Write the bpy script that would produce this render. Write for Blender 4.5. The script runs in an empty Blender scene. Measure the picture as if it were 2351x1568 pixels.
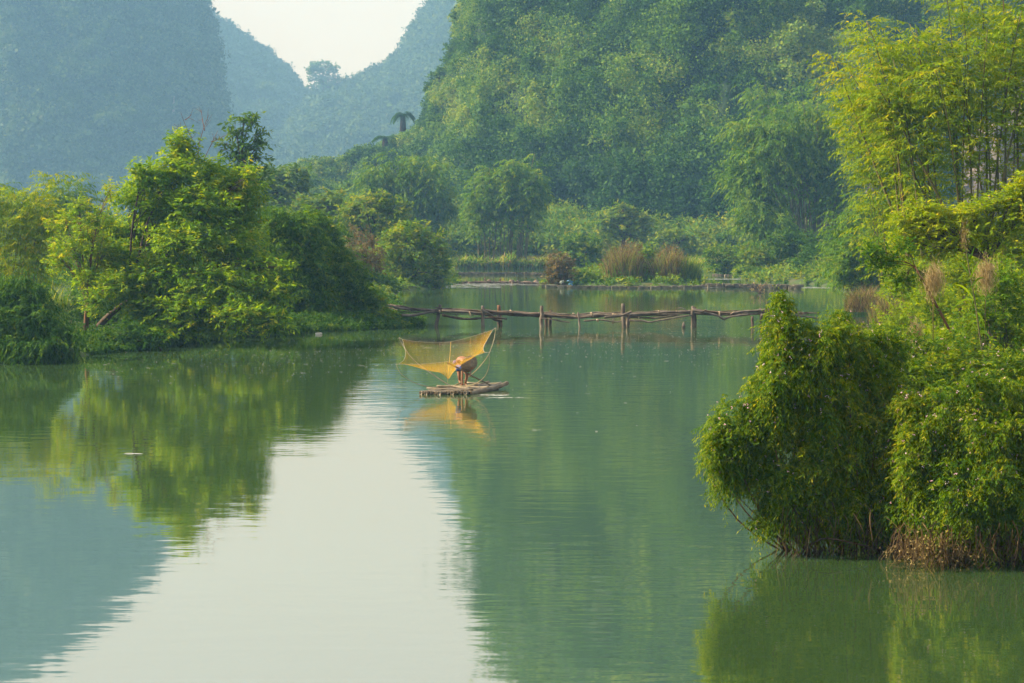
import bpy, math, random
import numpy as np
from math import sin, cos, pi, radians, sqrt
random.seed(11)
RS = np.random.default_rng(11)
SC = bpy.context.scene
COL = SC.collection

# ------------------------------------------------------------------ camera
FV = 3918.0            # focal length in units of a 2351 px wide picture
TH = math.atan((784.0 - 530.0) / FV)
HC = 5.5
cam_d = bpy.data.cameras.new("camera")
cam = bpy.data.objects.new("camera", cam_d)
COL.objects.link(cam)
cam.location = (0, 0, HC)
cam.rotation_euler = (pi / 2 - TH, 0, 0)
cam_d.sensor_width = 36.0
cam_d.lens = FV / 2351.0 * 36.0
cam_d.clip_start = 0.1
cam_d.clip_end = 5000
SC.camera = cam


def ray(vx, vy):
    a = (vx - 1175.5) / FV
    b = -(vy - 784.0) / FV
    return np.array([a, cos(TH) + b * sin(TH), -sin(TH) + b * cos(TH)])


def P(vx, vy, Y):
    d = ray(vx, vy)
    return np.array([0, 0, HC]) + d * (Y / d[1])


def G(vx, vy, z=0.0):
    d = ray(vx, vy)
    return np.array([0, 0, HC]) + d * ((z - HC) / d[2])


def norm(a):
    return a / np.maximum(np.linalg.norm(a, axis=-1, keepdims=True), 1e-9)


# ------------------------------------------------------------------ noise
class Noise2:
    def __init__(s, seed):
        s.g = np.random.default_rng(seed).random((256, 256))

    def at(s, x, y):
        xi = np.floor(x).astype(int); yi = np.floor(y).astype(int)
        fx = x - xi; fy = y - yi
        fx = fx * fx * (3 - 2 * fx); fy = fy * fy * (3 - 2 * fy)
        g = s.g
        a = g[xi % 256, yi % 256]; b = g[(xi + 1) % 256, yi % 256]
        c = g[xi % 256, (yi + 1) % 256]; d = g[(xi + 1) % 256, (yi + 1) % 256]
        return (a * (1 - fx) + b * fx) * (1 - fy) + (c * (1 - fx) + d * fx) * fy

    def fbm(s, x, y, o=4):
        r = 0; w = 0.5
        for k in range(o):
            r = r + w * (s.at(x + 17.3 * k, y - 9.1 * k) - 0.5)
            x = x * 2.03; y = y * 2.03; w *= 0.5
        return r * 2


N1 = Noise2(3)

# ------------------------------------------------------------------ mesh helpers


def mk(name, verts, faces, mat, parent=None, v=None, smooth=False, ngon=4):
    verts = np.asarray(verts, dtype=np.float32).reshape(-1, 3)
    me = bpy.data.meshes.new(name)
    if isinstance(faces, np.ndarray):
        nf = len(faces); k = faces.shape[1]
        me.vertices.add(len(verts)); me.vertices.foreach_set("co", verts.ravel())
        me.loops.add(nf * k); me.loops.foreach_set("vertex_index", faces.astype(np.int32).ravel())
        me.polygons.add(nf)
        me.polygons.foreach_set("loop_start", np.arange(0, nf * k, k, dtype=np.int32))
        me.polygons.foreach_set("loop_total", np.full(nf, k, dtype=np.int32))
        me.update(calc_edges=True)
    else:
        me.from_pydata([tuple(map(float, p)) for p in verts], [], faces)
        me.update()
    if smooth:
        me.polygons.foreach_set("use_smooth", [True] * len(me.polygons))
    if v is not None:
        at = me.attributes.new("v", 'FLOAT', 'POINT')
        at.data.foreach_set("value", np.asarray(v, dtype=np.float32))
    if mat:
        me.materials.append(mat)
    o = bpy.data.objects.new(name, me)
    COL.objects.link(o)
    if parent is not None:
        o.parent = parent
        o.matrix_parent_inverse = parent.matrix_basis.inverted()
    return o


def tag(o, label=None, cat=None, group=None, kind=None):
    if label: o["label"] = label
    if cat: o["category"] = cat
    if group: o["group"] = group
    if kind: o["kind"] = kind
    return o


def thing(name, label, cat, loc, group=None):
    e = bpy.data.objects.new(name, None)
    COL.objects.link(e)
    e.location = tuple(map(float, loc))
    e.empty_display_size = 0.3
    bpy.context.view_layer.update()
    return tag(e, label, cat, group)


class Leaves:
    def __init__(s):
        s.V = []; s.v = []

    def add(s, c, d, nrm, L, W, v, fold=0.0):
        """rhombic leaves: base c, direction d, facing nrm"""
        d = norm(d); sd = norm(np.cross(d, nrm))
        L = np.asarray(L).reshape(-1, 1); W = np.asarray(W).reshape(-1, 1)
        n2 = norm(np.cross(sd, d))
        q = np.stack([c, c + d * L * .42 + sd * W * .5 - n2 * fold * W, c + d * L, c + d * L * .42 - sd * W * .5 - n2 * fold * W], 1)
        s.V.append(q.reshape(-1, 3)); s.v.append(np.repeat(np.asarray(v), 4))

    def build(s, name, mat, parent=None):
        V = np.concatenate(s.V); v = np.concatenate(s.v)
        f = np.arange(len(V)).reshape(-1, 4)
        return mk(name, V, f, mat, parent, v)


class Tubes:
    def __init__(s):
        s.V = []; s.F = []; s.n = 0; s.v = []

    def add(s, pts, rad, sides=6, cap=True, v=0.5):
        pts = np.asarray(pts, float); n = len(pts)
        rad = np.broadcast_to(np.asarray(rad, float), (n,))
        t = np.gradient(pts, axis=0); t = norm(t)
        m = norm(t.mean(0))
        ref = np.array([0, 0, 1.0]) if abs(m[2]) < .8 else np.array([1.0, 0, 0])
        a = norm(np.cross(t, ref)); b = np.cross(t, a)
        ang = np.arange(sides) * 2 * pi / sides
        ring = pts[:, None] + rad[:, None, None] * (a[:, None] * np.cos(ang)[None, :, None] + b[:, None] * np.sin(ang)[None, :, None])
        s.V.append(ring.reshape(-1, 3)); s.v.append(np.full(n * sides, v))
        for i in range(n - 1):
            for j in range(sides):
                k = (j + 1) % sides
                s.F.append((s.n + i * sides + j, s.n + i * sides + k, s.n + (i + 1) * sides + k, s.n + (i + 1) * sides + j))
        if cap:
            s.F.append(tuple(s.n + j for j in range(sides))[::-1])
            s.F.append(tuple(s.n + (n - 1) * sides + j for j in range(sides)))
        s.n += n * sides

    def build(s, name, mat, parent=None, smooth=True):
        return mk(name, np.concatenate(s.V), s.F, mat, parent, np.concatenate(s.v), smooth)


def bez(a, b, c, n=8):
    t = np.linspace(0, 1, n)[:, None]
    return (1 - t) ** 2 * np.asarray(a) + 2 * t * (1 - t) * np.asarray(b) + t * t * np.asarray(c)


def spline(pts, n=6):
    """Catmull-Rom through the points"""
    p = np.asarray(pts, float)
    p = np.vstack([2 * p[0] - p[1], p, 2 * p[-1] - p[-2]])
    out = []
    for i in range(1, len(p) - 2):
        for t in np.linspace(0, 1, n, endpoint=False):
            out.append(.5 * ((2 * p[i]) + (-p[i - 1] + p[i + 1]) * t + (2 * p[i - 1] - 5 * p[i] + 4 * p[i + 1] - p[i + 2]) * t * t + (-p[i - 1] + 3 * p[i] - 3 * p[i + 1] + p[i + 2]) * t ** 3))
    out.append(p[-2])
    return np.array(out)


# ------------------------------------------------------------------ materials
def new_mat(name):
    m = bpy.data.materials.new(name); m.use_nodes = True
    nt = m.node_tree; nt.nodes.clear()
    out = nt.nodes.new("ShaderNodeOutputMaterial")
    return m, nt, nt.nodes, nt.links, out


def leaf_mat(name, cols, trans=0.38, rough=0.6, tcol=(1.35, 1.15, .35), spec=.12):
    m, nt, N, L, out = new_mat(name)
    at = N.new("ShaderNodeAttribute"); at.attribute_name = "v"
    r = N.new("ShaderNodeValToRGB")
    el = r.color_ramp.elements
    el[0].position = 0; el[0].color = (*cols[0], 1)
    el[1].position = 1; el[1].color = (*cols[-1], 1)
    for i in range(1, len(cols) - 1):
        e = el.new(i / (len(cols) - 1)); e.color = (*cols[i], 1)
    L.new(at.outputs["Fac"], r.inputs[0])
    b = N.new("ShaderNodeBsdfPrincipled")
    b.inputs["Roughness"].default_value = rough
    b.inputs["Specular IOR Level"].default_value = spec
    L.new(r.outputs[0], b.inputs["Base Color"])
    mx = N.new("ShaderNodeMix"); mx.data_type = 'RGBA'; mx.blend_type = 'MULTIPLY'
    mx.inputs[0].default_value = 1; mx.inputs[7].default_value = (*tcol, 1)
    L.new(r.outputs[0], mx.inputs[6])
    t = N.new("ShaderNodeBsdfTranslucent")
    L.new(mx.outputs[2], t.inputs[0])
    ms = N.new("ShaderNodeMixShader"); ms.inputs[0].default_value = trans
    L.new(b.outputs[0], ms.inputs[1]); L.new(t.outputs[0], ms.inputs[2])
    L.new(ms.outputs[0], out.inputs[0])
    return m


def noise_mat(name, c1, c2, scale=3.0, rough=.85, bump=.4, detail=6, stretch=(1, 1, 1), c3=None, spec=.3):
    m, nt, N, L, out = new_mat(name)
    tc = N.new("ShaderNodeTexCoord"); mp = N.new("ShaderNodeMapping"); mp.inputs["Scale"].default_value = stretch
    L.new(tc.outputs["Object"], mp.inputs[0])
    n = N.new("ShaderNodeTexNoise"); n.inputs["Scale"].default_value = scale; n.inputs["Detail"].default_value = detail
    L.new(mp.outputs[0], n.inputs[0])
    r = N.new("ShaderNodeValToRGB"); r.color_ramp.elements[0].position = .3; r.color_ramp.elements[1].position = .7
    r.color_ramp.elements[0].color = (*c1, 1); r.color_ramp.elements[1].color = (*c2, 1)
    if c3:
        e = r.color_ramp.elements.new(.52); e.color = (*c3, 1)
    L.new(n.outputs[0], r.inputs[0])
    b = N.new("ShaderNodeBsdfPrincipled"); b.inputs["Roughness"].default_value = rough
    b.inputs["Specular IOR Level"].default_value = spec
    L.new(r.outputs[0], b.inputs["Base Color"])
    if bump:
        bp = N.new("ShaderNodeBump"); bp.inputs["Strength"].default_value = bump; bp.inputs["Distance"].default_value = .05
        L.new(n.outputs[0], bp.inputs["Height"]); L.new(bp.outputs[0], b.inputs["Normal"])
    L.new(b.outputs[0], out.inputs[0])
    return m


M = {}
M['leaf_tree'] = leaf_mat("leaf_tree", [(.045, .135, .003), (.12, .28, .004), (.28, .43, .005), (.54, .47, .010)], .55)
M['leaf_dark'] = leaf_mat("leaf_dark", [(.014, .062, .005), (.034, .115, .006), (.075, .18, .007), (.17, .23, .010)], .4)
M['leaf_bush'] = leaf_mat("leaf_bush", [(.026, .095, .004), (.07, .19, .005), (.18, .31, .006), (.38, .36, .012)], .5)
M['leaf_fore'] = leaf_mat("leaf_fore", [(.018, .075, .004), (.07, .175, .006), (.23, .33, .008), (.55, .46, .02)], .52)
M['leaf_bamboo'] = leaf_mat("leaf_bamboo", [(.07, .17, .004), (.15, .28, .005), (.28, .39, .006), (.50, .43, .010)], .54)
M['leaf_far'] = leaf_mat("leaf_far", [(.035, .105, .005), (.08, .19, .007), (.16, .26, .010), (.30, .31, .02)], .38)
M['leaf_farbamboo'] = leaf_mat("leaf_farbamboo", [(.03, .105, .005), (.07, .185, .006), (.14, .26, .008), (.25, .33, .015)], .45)
M['leaf_hill'] = leaf_mat("leaf_hill", [(.008, .038, .003), (.030, .110, .004), (.115, .235, .008), (.27, .33, .03)], .34)
M['leaf_hillfar'] = leaf_mat("leaf_far_hill", [(.008, .030, .008), (.018, .058, .010), (.04, .095, .014), (.08, .14, .02)], .25)
M['leaf_yellow'] = leaf_mat("leaf_yellow", [(.09, .21, .004), (.21, .34, .005), (.36, .45, .006), (.56, .49, .012)], .52)
M['dry'] = leaf_mat("dry_stalk", [(.07, .052, .016), (.17, .13, .045), (.30, .23, .085), (.44, .36, .16)], .35, tcol=(1.1, 1, .8))
M['thatch'] = leaf_mat("dead_stems", [(.03, .019, .008), (.065, .042, .018), (.12, .08, .035), (.22, .16, .08)], .2, tcol=(1.1, 1, .8))
M['plume'] = leaf_mat("grass_plume", [(.26, .21, .09), (.42, .34, .17), (.58, .48, .27)], .45, tcol=(1.1, 1, .8))
M['rust'] = leaf_mat("rust_leaf", [(.06, .070, .014), (.13, .11, .025), (.22, .155, .045), (.30, .24, .08)], .35, tcol=(1.1, 1, .8))
M['grass'] = leaf_mat("grass_blade", [(.06, .17, .015), (.12, .26, .02), (.22, .34, .03), (.36, .38, .06)], .45)
M['rice'] = leaf_mat("rice_blade", [(.22, .28, .05), (.34, .36, .06), (.45, .42, .08)], .35)
M['flower'] = leaf_mat("flower_pink", [(.55, .30, .36), (.75, .48, .52), (.85, .72, .72)], .3, tcol=(1, 1, 1))
M['bark'] = noise_mat("bark", (.035, .025, .016), (.12, .085, .055), 6, stretch=(1, 1, .3))
M['bark_red'] = noise_mat("bark_warm", (.07, .035, .015), (.20, .10, .04), 6, stretch=(1, 1, .3))
M['culm'] = noise_mat("bamboo_culm", (.04, .035, .014), (.15, .095, .03), 1.2, rough=.5, bump=.1, c3=(.11, .11, .03))
M['wood'] = noise_mat("weathered_wood", (.065, .055, .042), (.24, .205, .16), 5, stretch=(.5, 1, .4), c3=(.135, .11, .085), bump=.8)
M['wood_dark'] = noise_mat("wet_wood", (.05, .035, .025), (.19, .14, .10), 5, stretch=(.5, 1, .4), bump=.8)
M['wood_pale'] = noise_mat("cut_branch", (.35, .25, .15), (.62, .48, .33), 6)
M['ground'] = noise_mat("river_bank_soil", (.025, .045, .010), (.07, .075, .025), .35, c3=(.04, .075, .015))
M['hill'] = noise_mat("hill_soil", (.008, .03, .006), (.02, .055, .012), .08, bump=0)
M['rock'] = noise_mat("limestone", (.07, .065, .06), (.34, .29, .26), .22, detail=10, stretch=(1, 1, .35), c3=(.20, .17, .15), bump=1)
M['stone'] = noise_mat("weir_stone", (.05, .048, .03), (.24, .215, .15), 1.7, c3=(.13, .12, .085), bump=.6)
M['foam_thin'] = noise_mat("broken_foam", (.18, .23, .22), (.45, .48, .48), 3, rough=.6, bump=0)
M['foam'] = noise_mat("foam", (.5, .52, .52), (.65, .65, .65), 3, rough=.6, bump=0)

# ------------------------------------------------------------------ world, sun, haze
SUN = norm(np.array([-.77, .04, .56]))
w = bpy.data.worlds.new("World"); SC.world = w; w.use_nodes = True
nt = w.node_tree; nt.nodes.clear()
wo = nt.nodes.new("ShaderNodeOutputWorld")
sky = nt.nodes.new("ShaderNodeTexSky"); sky.sky_type = 'NISHITA'; sky.sun_disc = False
sky.sun_elevation = math.asin(SUN[2]); sky.sun_rotation = math.atan2(SUN[0], SUN[1])
sky.air_density = 1.2; sky.dust_density = 4.0; sky.ozone_density = 1.0
b1 = nt.nodes.new("ShaderNodeBackground"); b1.inputs[1].default_value = 0.05
nt.links.new(sky.outputs[0], b1.inputs[0])
b2 = nt.nodes.new("ShaderNodeBackground"); b2.inputs[0].default_value = (.97, .955, .98, 1); b2.inputs[1].default_value = .37
ad = nt.nodes.new("ShaderNodeMixShader"); ad.inputs[0].default_value = .86
nt.links.new(b1.outputs[0], ad.inputs[1]); nt.links.new(b2.outputs[0], ad.inputs[2])
nt.links.new(ad.outputs[0], wo.inputs[0])

sd = bpy.data.lights.new("sun", 'SUN'); sd.energy = 5.0; sd.angle = radians(1.2); sd.color = (1, .90, .74)
so = bpy.data.objects.new("sun", sd); COL.objects.link(so)
from mathutils import Vector, Matrix
so.rotation_euler = Vector(tuple(SUN)).to_track_quat('Z', 'Y').to_euler()
so.location = (-60, 30, 120)

SC.view_settings.view_transform = 'Standard'; SC.view_settings.look = 'None'
SC.view_settings.gamma = 1; SC.view_settings.exposure = 1.3
SC.render.engine = 'CYCLES'
SC.cycles.use_denoising = True
SC.cycles.max_bounces = 6; SC.cycles.diffuse_bounces = 2; SC.cycles.glossy_bounces = 3
SC.cycles.transmission_bounces = 4; SC.cycles.transparent_max_bounces = 8; SC.cycles.volume_bounces = 0
SC.cycles.use_adaptive_sampling = True; SC.cycles.adaptive_threshold = 0.02
SC.cycles.caustics_reflective = False; SC.cycles.caustics_refractive = False
SC.cycles.sample_clamp_indirect = 4

HAZE_DENS = 0.00056
m, nt, N, L, out = new_mat("haze")
pv = N.new("ShaderNodeVolumePrincipled")
pv.inputs["Color"].default_value = (.225, .505, .92, 1)
pv.inputs["Absorption Color"].default_value = (1, 1, 1, 1)
pv.inputs["Density"].default_value = HAZE_DENS
pv.inputs["Anisotropy"].default_value = .1
L.new(pv.outputs[0], out.inputs["Volume"])
x0, x1, y0, y1, z0, z1 = -1000, 1000, -60, 2060, -4.0, 400
hv = [(x, y, z) for z in (z0, z1) for y in (y0, y1) for x in (x0, x1)]
tag(mk("haze", hv, [(0, 2, 3, 1), (4, 5, 7, 6), (0, 1, 5, 4), (2, 6, 7, 3), (0, 4, 6, 2), (1, 3, 7, 5)], m), "pale blue haze hanging in the valley", "haze", kind="stuff")

# ------------------------------------------------------------------ terrain
shore_px = [(330, 803), (430, 783), (540, 775), (620, 770), (700, 764), (870, 755), (925, 744), (905, 728), (885, 708), (900, 685), (930, 668), (1015, 661), (1040, 648), (1030, 628),
            (1035, 616), (1120, 614), (1250, 612), (1400, 609), (1500, 608), (1640, 620), (1700, 640), (1760, 648), (1830, 651), (1900, 658), (1945, 668), (1990, 690), (2030, 720), (2060, 760)]
shore = [np.array([-420, 30.0]), np.array([-120, 60.0])] + [G(0, 832)[:2], G(120, 828)[:2], G(190, 812)[:2]] + [G(*p)[:2] for p in shore_px]
shore += [np.array([x, y]) for x, y in ((17.0, 62), (13.2, 50), (9.6, 40), (6.6, 33.5), (5.2, 30.2))]
shore += [G(*p)[:2] for p in ((1900, 1232), (1990, 1246), (2110, 1260), (2351, 1272), (2700, 1290))]
shore += [np.array([30, 20.0]), np.array([60, -60]), np.array([-420, -60])]
shore = np.array(shore)
island = np.array([G(*p)[:2] for p in ((1250, 655), (1330, 658), (1450, 660), (1600, 659), (1618, 652), (1600, 644), (1400, 643), (1262, 645))])


def sdist(poly, X, Y):
    d = np.full(X.shape, 1e9); inside = np.zeros(X.shape, bool)
    n = len(poly)
    for i in range(n):
        ax, ay = poly[i]; bx, by = poly[(i + 1) % n]
        ex, ey = bx - ax, by - ay
        t = np.clip(((X - ax) * ex + (Y - ay) * ey) / (ex * ex + ey * ey + 1e-9), 0, 1)
        d = np.minimum(d, np.hypot(X - ax - t * ex, Y - ay - t * ey))
        c = ((ay > Y) != (by > Y)) & (X < (bx - ax) * (Y - ay) / (by - ay + 1e-12) + ax)
        inside ^= c
    return np.where(inside, -d, d)


def land(x, y):
    """signed distance to the water's edge, positive on land"""
    x = np.asarray(x, float); y = np.asarray(y, float)
    x2 = x + 1.2 * N1.fbm(x / 5, y / 5) * np.clip(y / 80, .2, 1); y2 = y + 1.2 * N1.fbm(x / 5 + 40, y / 5) * np.clip(y / 60, .1, 1)
    return np.maximum(sdist(shore, x2, y2), -sdist(island, x, y))


def gz(x, y):
    d = land(x, y); x = np.asarray(x, float); y = np.asarray(y, float)
    ss = lambda a: np.clip(a, 0, 1) ** 2 * (3 - 2 * np.clip(a, 0, 1))
    h = .45 * ss((d + .4) / 1.6) + 1.0 * ss(d / 14) + 1.2 * ss((d - 6) / 40) * ss((y - 60) / 60)
    h = h + .25 * N1.fbm(x / 7, y / 7) * ss(d / 4)
    w_ = -1.6 * ss(-d / 3)
    return np.where(d > -.4, h - .05, w_ - .1)


def gz1(x, y):
    return float(gz(np.array([x]), np.array([y]))[0])


gx = np.unique(np.concatenate([np.linspace(-950, -110, 60), np.linspace(-110, 110, 230), np.linspace(110, 950, 60)]))
gy = np.unique(np.concatenate([np.linspace(-55, 20, 20), np.linspace(20, 290, 290), np.linspace(290, 2000, 90)]))
GX, GY = np.meshgrid(gx, gy)
GZ = gz(GX, GY)
nx, ny = len(gx), len(gy)
idx = np.arange(nx * ny).reshape(ny, nx)
fq = np.stack([idx[:-1, :-1], idx[:-1, 1:], idx[1:, 1:], idx[1:, :-1]], -1).reshape(-1, 4)
tag(mk("ground", np.stack([GX, GY, GZ], -1).reshape(-1, 3), fq, M['ground'], smooth=True), "grassy river banks and valley floor", "ground", kind="structure")

# water: turbid green body under a reflecting, gently rippled surface
m, nt, N, L, out = new_mat("river_water")
tc = N.new("ShaderNodeTexCoord")


def wave(scale, sx, sy, det):
    mp = N.new("ShaderNodeMapping"); mp.inputs["Scale"].default_value = (sx, sy, 1)
    L.new(tc.outputs["Object"], mp.inputs[0])
    n = N.new("ShaderNodeTexNoise"); n.inputs["Scale"].default_value = scale; n.inputs["Detail"].default_value = det
    n.inputs["Roughness"].default_value = .5
    L.new(mp.outputs[0], n.inputs[0]); return n


nA = wave(1.5, .55, 1.5, 2); nB = wave(.25, .8, 1.2, 2); nC = wave(.03, 1, 1, 2)
bpA = N.new("ShaderNodeBump"); bpA.inputs["Strength"].default_value = 1; bpA.inputs["Distance"].default_value = .0062
mr = N.new("ShaderNodeMapRange"); mr.inputs[1].default_value = .38; mr.inputs[2].default_value = .62; mr.inputs[3].default_value = .2; mr.inputs[4].default_value = 1.5
L.new(nC.outputs[0], mr.inputs[0]); L.new(mr.outputs[0], bpA.inputs["Strength"])
L.new(nA.outputs[0], bpA.inputs["Height"])
bpB = N.new("ShaderNodeBump"); bpB.inputs["Strength"].default_value = 1; bpB.inputs["Distance"].default_value = .010
L.new(nB.outputs[0], bpB.inputs["Height"]); L.new(bpA.outputs[0], bpB.inputs["Normal"])
df = N.new("ShaderNodeBsdfDiffuse"); df.inputs[0].default_value = (.044, .092, .032, 1)
gl = N.new("ShaderNodeBsdfAnisotropic") if hasattr(bpy.types, "ShaderNodeBsdfAnisotropic") else N.new("ShaderNodeBsdfGlossy")
gl.inputs["Color"].default_value = (1.0, .955, .93, 1); gl.inputs["Roughness"].default_value = .035
L.new(bpB.outputs[0], gl.inputs["Normal"])
fr = N.new("ShaderNodeFresnel"); fr.inputs[0].default_value = 2.4
mrf = N.new("ShaderNodeMapRange"); mrf.inputs[1].default_value = .17; mrf.inputs[2].default_value = .85; mrf.inputs[3].default_value = .55; mrf.inputs[4].default_value = .84
L.new(fr.outputs[0], mrf.inputs[0])
mx = N.new("ShaderNodeMixShader")
L.new(mrf.outputs[0], mx.inputs[0]); L.new(df.outputs[0], mx.inputs[1]); L.new(gl.outputs[0], mx.inputs[2])
L.new(mx.outputs[0], out.inputs[0])
tag(mk("river", [(-600, -55, 0), (600, -55, 0), (600, 400, 0), (-600, 400, 0)], [(0, 1, 2, 3)], m), "calm green river mirroring the hills", "river", kind="structure")

# ------------------------------------------------------------------ hills
def lumps(x, y):
    return N1.fbm(x / 28 + 5, y / 28, 5)


class Hill:
    def __init__(s, prof, Dr, Db, zb=2.5, amp=6, gp=.95, seed=0, hs=1.0):
        pr = np.array(prof, float)
        s.px = pr[:, 0]
        s.H = np.array([P(a, b, Dr)[2] for a, b in pr])
        s.Dr, s.Db, s.zb, s.amp, s.gp, s.seed = Dr, Db, zb, amp, gp, seed

    def pos(s, u, t):
        y = s.Db + (s.Dr - s.Db) * t
        y = y + s.amp * 1.2 * np.sin(u / 170 + s.seed) * np.clip(1 - t, 0, 1)
        x = (u - 1175.5) / FV * y
        H = np.interp(u, s.px, s.H)
        g = np.where(t <= 1, np.clip(t, 0, 1) ** s.gp, 1 - (t - 1) * 1.0)
        z = s.zb + (H - s.zb) * g
        q = s.amp * np.clip(np.minimum(t * 6, (1.0 - t) * 3 + .12), 0, 1)
        z = z + q * N1.fbm(x / 22 + s.seed, y / 22, 4)
        y = y + q * 1.5 * N1.fbm(x / 17 + s.seed + 9, z / 17, 4)
        z = z + np.minimum(q, 8) * .75 * N1.fbm(x / 10 + 31, (y + z) / 13 + s.seed, 3)
        return np.stack([x, y, z], -1)

    def mesh(s, name, label, nu, nt_):
        u = np.linspace(s.px[0], s.px[-1], nu); t = np.concatenate([np.linspace(0, 1, nt_), np.linspace(1.05, 1.6, 8)])
        U, T = np.meshgrid(u, t)
        V = s.pos(U, T)
        idx = np.arange(nu * len(t)).reshape(len(t), nu)
        f = np.stack([idx[:-1, :-1], idx[:-1, 1:], idx[1:, 1:], idx[1:, :-1]], -1).reshape(-1, 4)
        return tag(mk(name, V.reshape(-1, 3), f, M['hill'], smooth=True), label, "hill", kind="structure")

    def sample(s, n, rng, vymin=-30, keep=.2, ulim=None):
        u = rng.uniform(max(s.px[0], -560), min(s.px[-1], 2550), n) if ulim is None else rng.uniform(*ulim, n)
        t = rng.uniform(0, 1.02, n) ** 1.0
        p = s.pos(u, t)
        vy = 530 - (p[:, 2] - HC) / p[:, 1] * FV
        k = (vy > vymin) | (rng.random(n) < keep)
        e = 1e-2
        du = s.pos(u + 2, t) - p; dt = s.pos(u, t + .004) - p
        nn = norm(np.cross(du, dt)); nn = nn * np.sign(nn[:, 2:3] + 1e-6)
        return p[k], nn[k], u[k], vy[k]


def clump_leaves(lv, C, NRM, R, per, leafL, leafW, rng, flat=.75, hang=.25, vb=None):
    """mounds of foliage: each clump an uneven half-ball of leaf faces"""
    m_ = len(C)
    d = norm(rng.normal(size=(m_, per, 3)) + NRM[:, None] * .9 + np.array([0, -.35, .25]))
    rr = (rng.random((m_, per, 1)) ** .35)
    wob = 1 + .35 * np.sin(d[..., :1] * 5 + rng.random((m_, 1, 1)) * 6) * np.cos(d[..., 2:] * 4 + rng.random((m_, 1, 1)) * 6)
    p = C[:, None] + d * rr * R[:, None, None] * wob * np.array([1, 1, flat])
    ld = norm(d * .12 + rng.normal(size=d.shape) * .6 - np.array([0, 0, hang * 1.2]))
    nr = norm(d + rng.normal(size=d.shape) * .32 + np.array([0, 0, .15]))
    if vb is None: vb = rng.random(m_)
    v = np.clip(vb[:, None] * .65 + rng.random((m_, per)) * .38 - .03, 0, 1)
    s_ = np.exp(rng.normal(-.06, .30, (m_, per)))
    Ls = np.broadcast_to(np.asarray(leafL, float).reshape(-1, 1), (m_, per)) * s_
    Ws = np.broadcast_to(np.asarray(leafW, float).reshape(-1, 1), (m_, per)) * s_
    lv.add(p.reshape(-1, 3), ld.reshape(-1, 3), nr.reshape(-1, 3), Ls.ravel(), Ws.ravel(), v.ravel())


prof_main = [(560, 470), (600, 450), (640, 430), (700, 412), (760, 408), (800, 396), (840, 368), (870, 350), (900, 330), (940, 316), (976, 296), (992, 255), (1002, 205), (1018, 175), (1040, 145), (1052, 105),
             (1052, 50), (1070, 5), (1085, -60), (1110, -240), (1190, -480), (1300, -620), (1500, -760), (1900, -860), (2351, -900), (2900, -880)]
prof_cliff = [(-700, -620), (-400, -600), (-100, -560), (40, -490), (200, -370), (340, -250), (430, -90), (470, 0), (486, 60), (500, 120), (506, 180), (514, 250), (522, 310), (545, 380), (600, 430), (680, 470)]
prof_left = [(250, -300), (380, -110), (440, -30), (470, 5), (500, 30), (540, 60), (565, 75), (590, 95), (620, 105), (640, 130), (662, 145), (690, 188), (715, 206), (735, 206), (760, 200), (800, 215), (900, 240)]
prof_right = [(640, 300), (700, 235), (725, 208), (745, 200), (780, 188), (815, 175), (850, 158), (885, 150), (905, 128), (925, 110), (945, 70), (965, 35), (990, 0), (1050, -100), (1150, -260), (1300, -330)]
H_main = Hill(prof_main, 430, 292, 3, 8, .95, 1)
H_cliff = Hill(prof_cliff, 1120, 990, 3, 15, .9, 4)
H_left = Hill([(a, b + 16) for a, b in prof_left], 1700, 1300, 3, 20, .95, 7)
H_right = Hill([(a, b + 16) for a, b in prof_right], 1500, 1150, 3, 18, .95, 12)
H_main.mesh("hill", "steep jungle covered hill filling the right side", 420, 120)
H_cliff.mesh("hill", "tall hazy cliff on the left", 300, 90)
H_left.mesh("hill", "far blue ridge left of the saddle", 200, 60)
H_right.mesh("hill", "far blue ridge right of the saddle", 200, 60)

rng = np.random.default_rng(21)
lv = Leaves()
p, nn, u, vy = H_main.sample(12000, rng, -30, .16)
# bare limestone shows where the cliff is too steep for plants
bare = ((u > 2180) & (vy > 250) & (vy < 480) & (N1.fbm(u / 60, vy / 90) > -.12)) | ((u > 1975) & (u < 2035) & (vy > 385) & (vy < 440))
k = ~bare
p, nn, u, vy = p[k], nn[k], u[k], vy[k]
far = vy < -30
vb = np.clip(.36 + 1.3 * N1.fbm(p[:, 0] / 12 + p[:, 2] / 18, p[:, 2] / 9, 3) + rng.normal(0, .22, len(p)), 0, 1)
R = rng.uniform(1.6, 4.6, len(p)) * np.where(rng.random(len(p)) < .12, 1.6, 1)
a = ~far
R = np.where(u < 1090, np.minimum(R, 2.6), R)
# larger tree crowns standing out of the tangle
tc_ = a & (rng.random(len(p)) < .085) & (u > 1090); ntc = int(tc_.sum())
for hh, rs in ((1.2, 1.0), (2.6, .8)):
    clump_leaves(lv, p[tc_] + nn[tc_] * hh + np.array([0, 0, hh * .9]), np.tile([0, -.3, .9], (ntc, 1)), rng.uniform(2.2, 4.2, ntc) * rs, 260, .5, .36, rng, flat=.85, vb=np.clip(vb[tc_] + .12, 0, .9))
clump_leaves(lv, p[a], nn[a], R[a], 280, .41, .31, rng, vb=vb[a])
clump_leaves(lv, p[far], nn[far], R[far] * 1.8, 60, 1.6, .9, rng, vb=vb[far])
tag(lv.build("forest", M['leaf_hill']), "dense jungle of shrubs, ferns and vines covering the near hillside", "forest", kind="stuff")
lv = Leaves()
p, nn, u, vy = H_cliff.sample(14000, rng, -30, .2)
k = ~((u > 378) & (u < 412) & (vy > 205) & (vy < 272) & (N1.fbm(u / 20, vy / 30) > -.1))
p, nn, u, vy = p[k], nn[k], u[k], vy[k]
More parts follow.
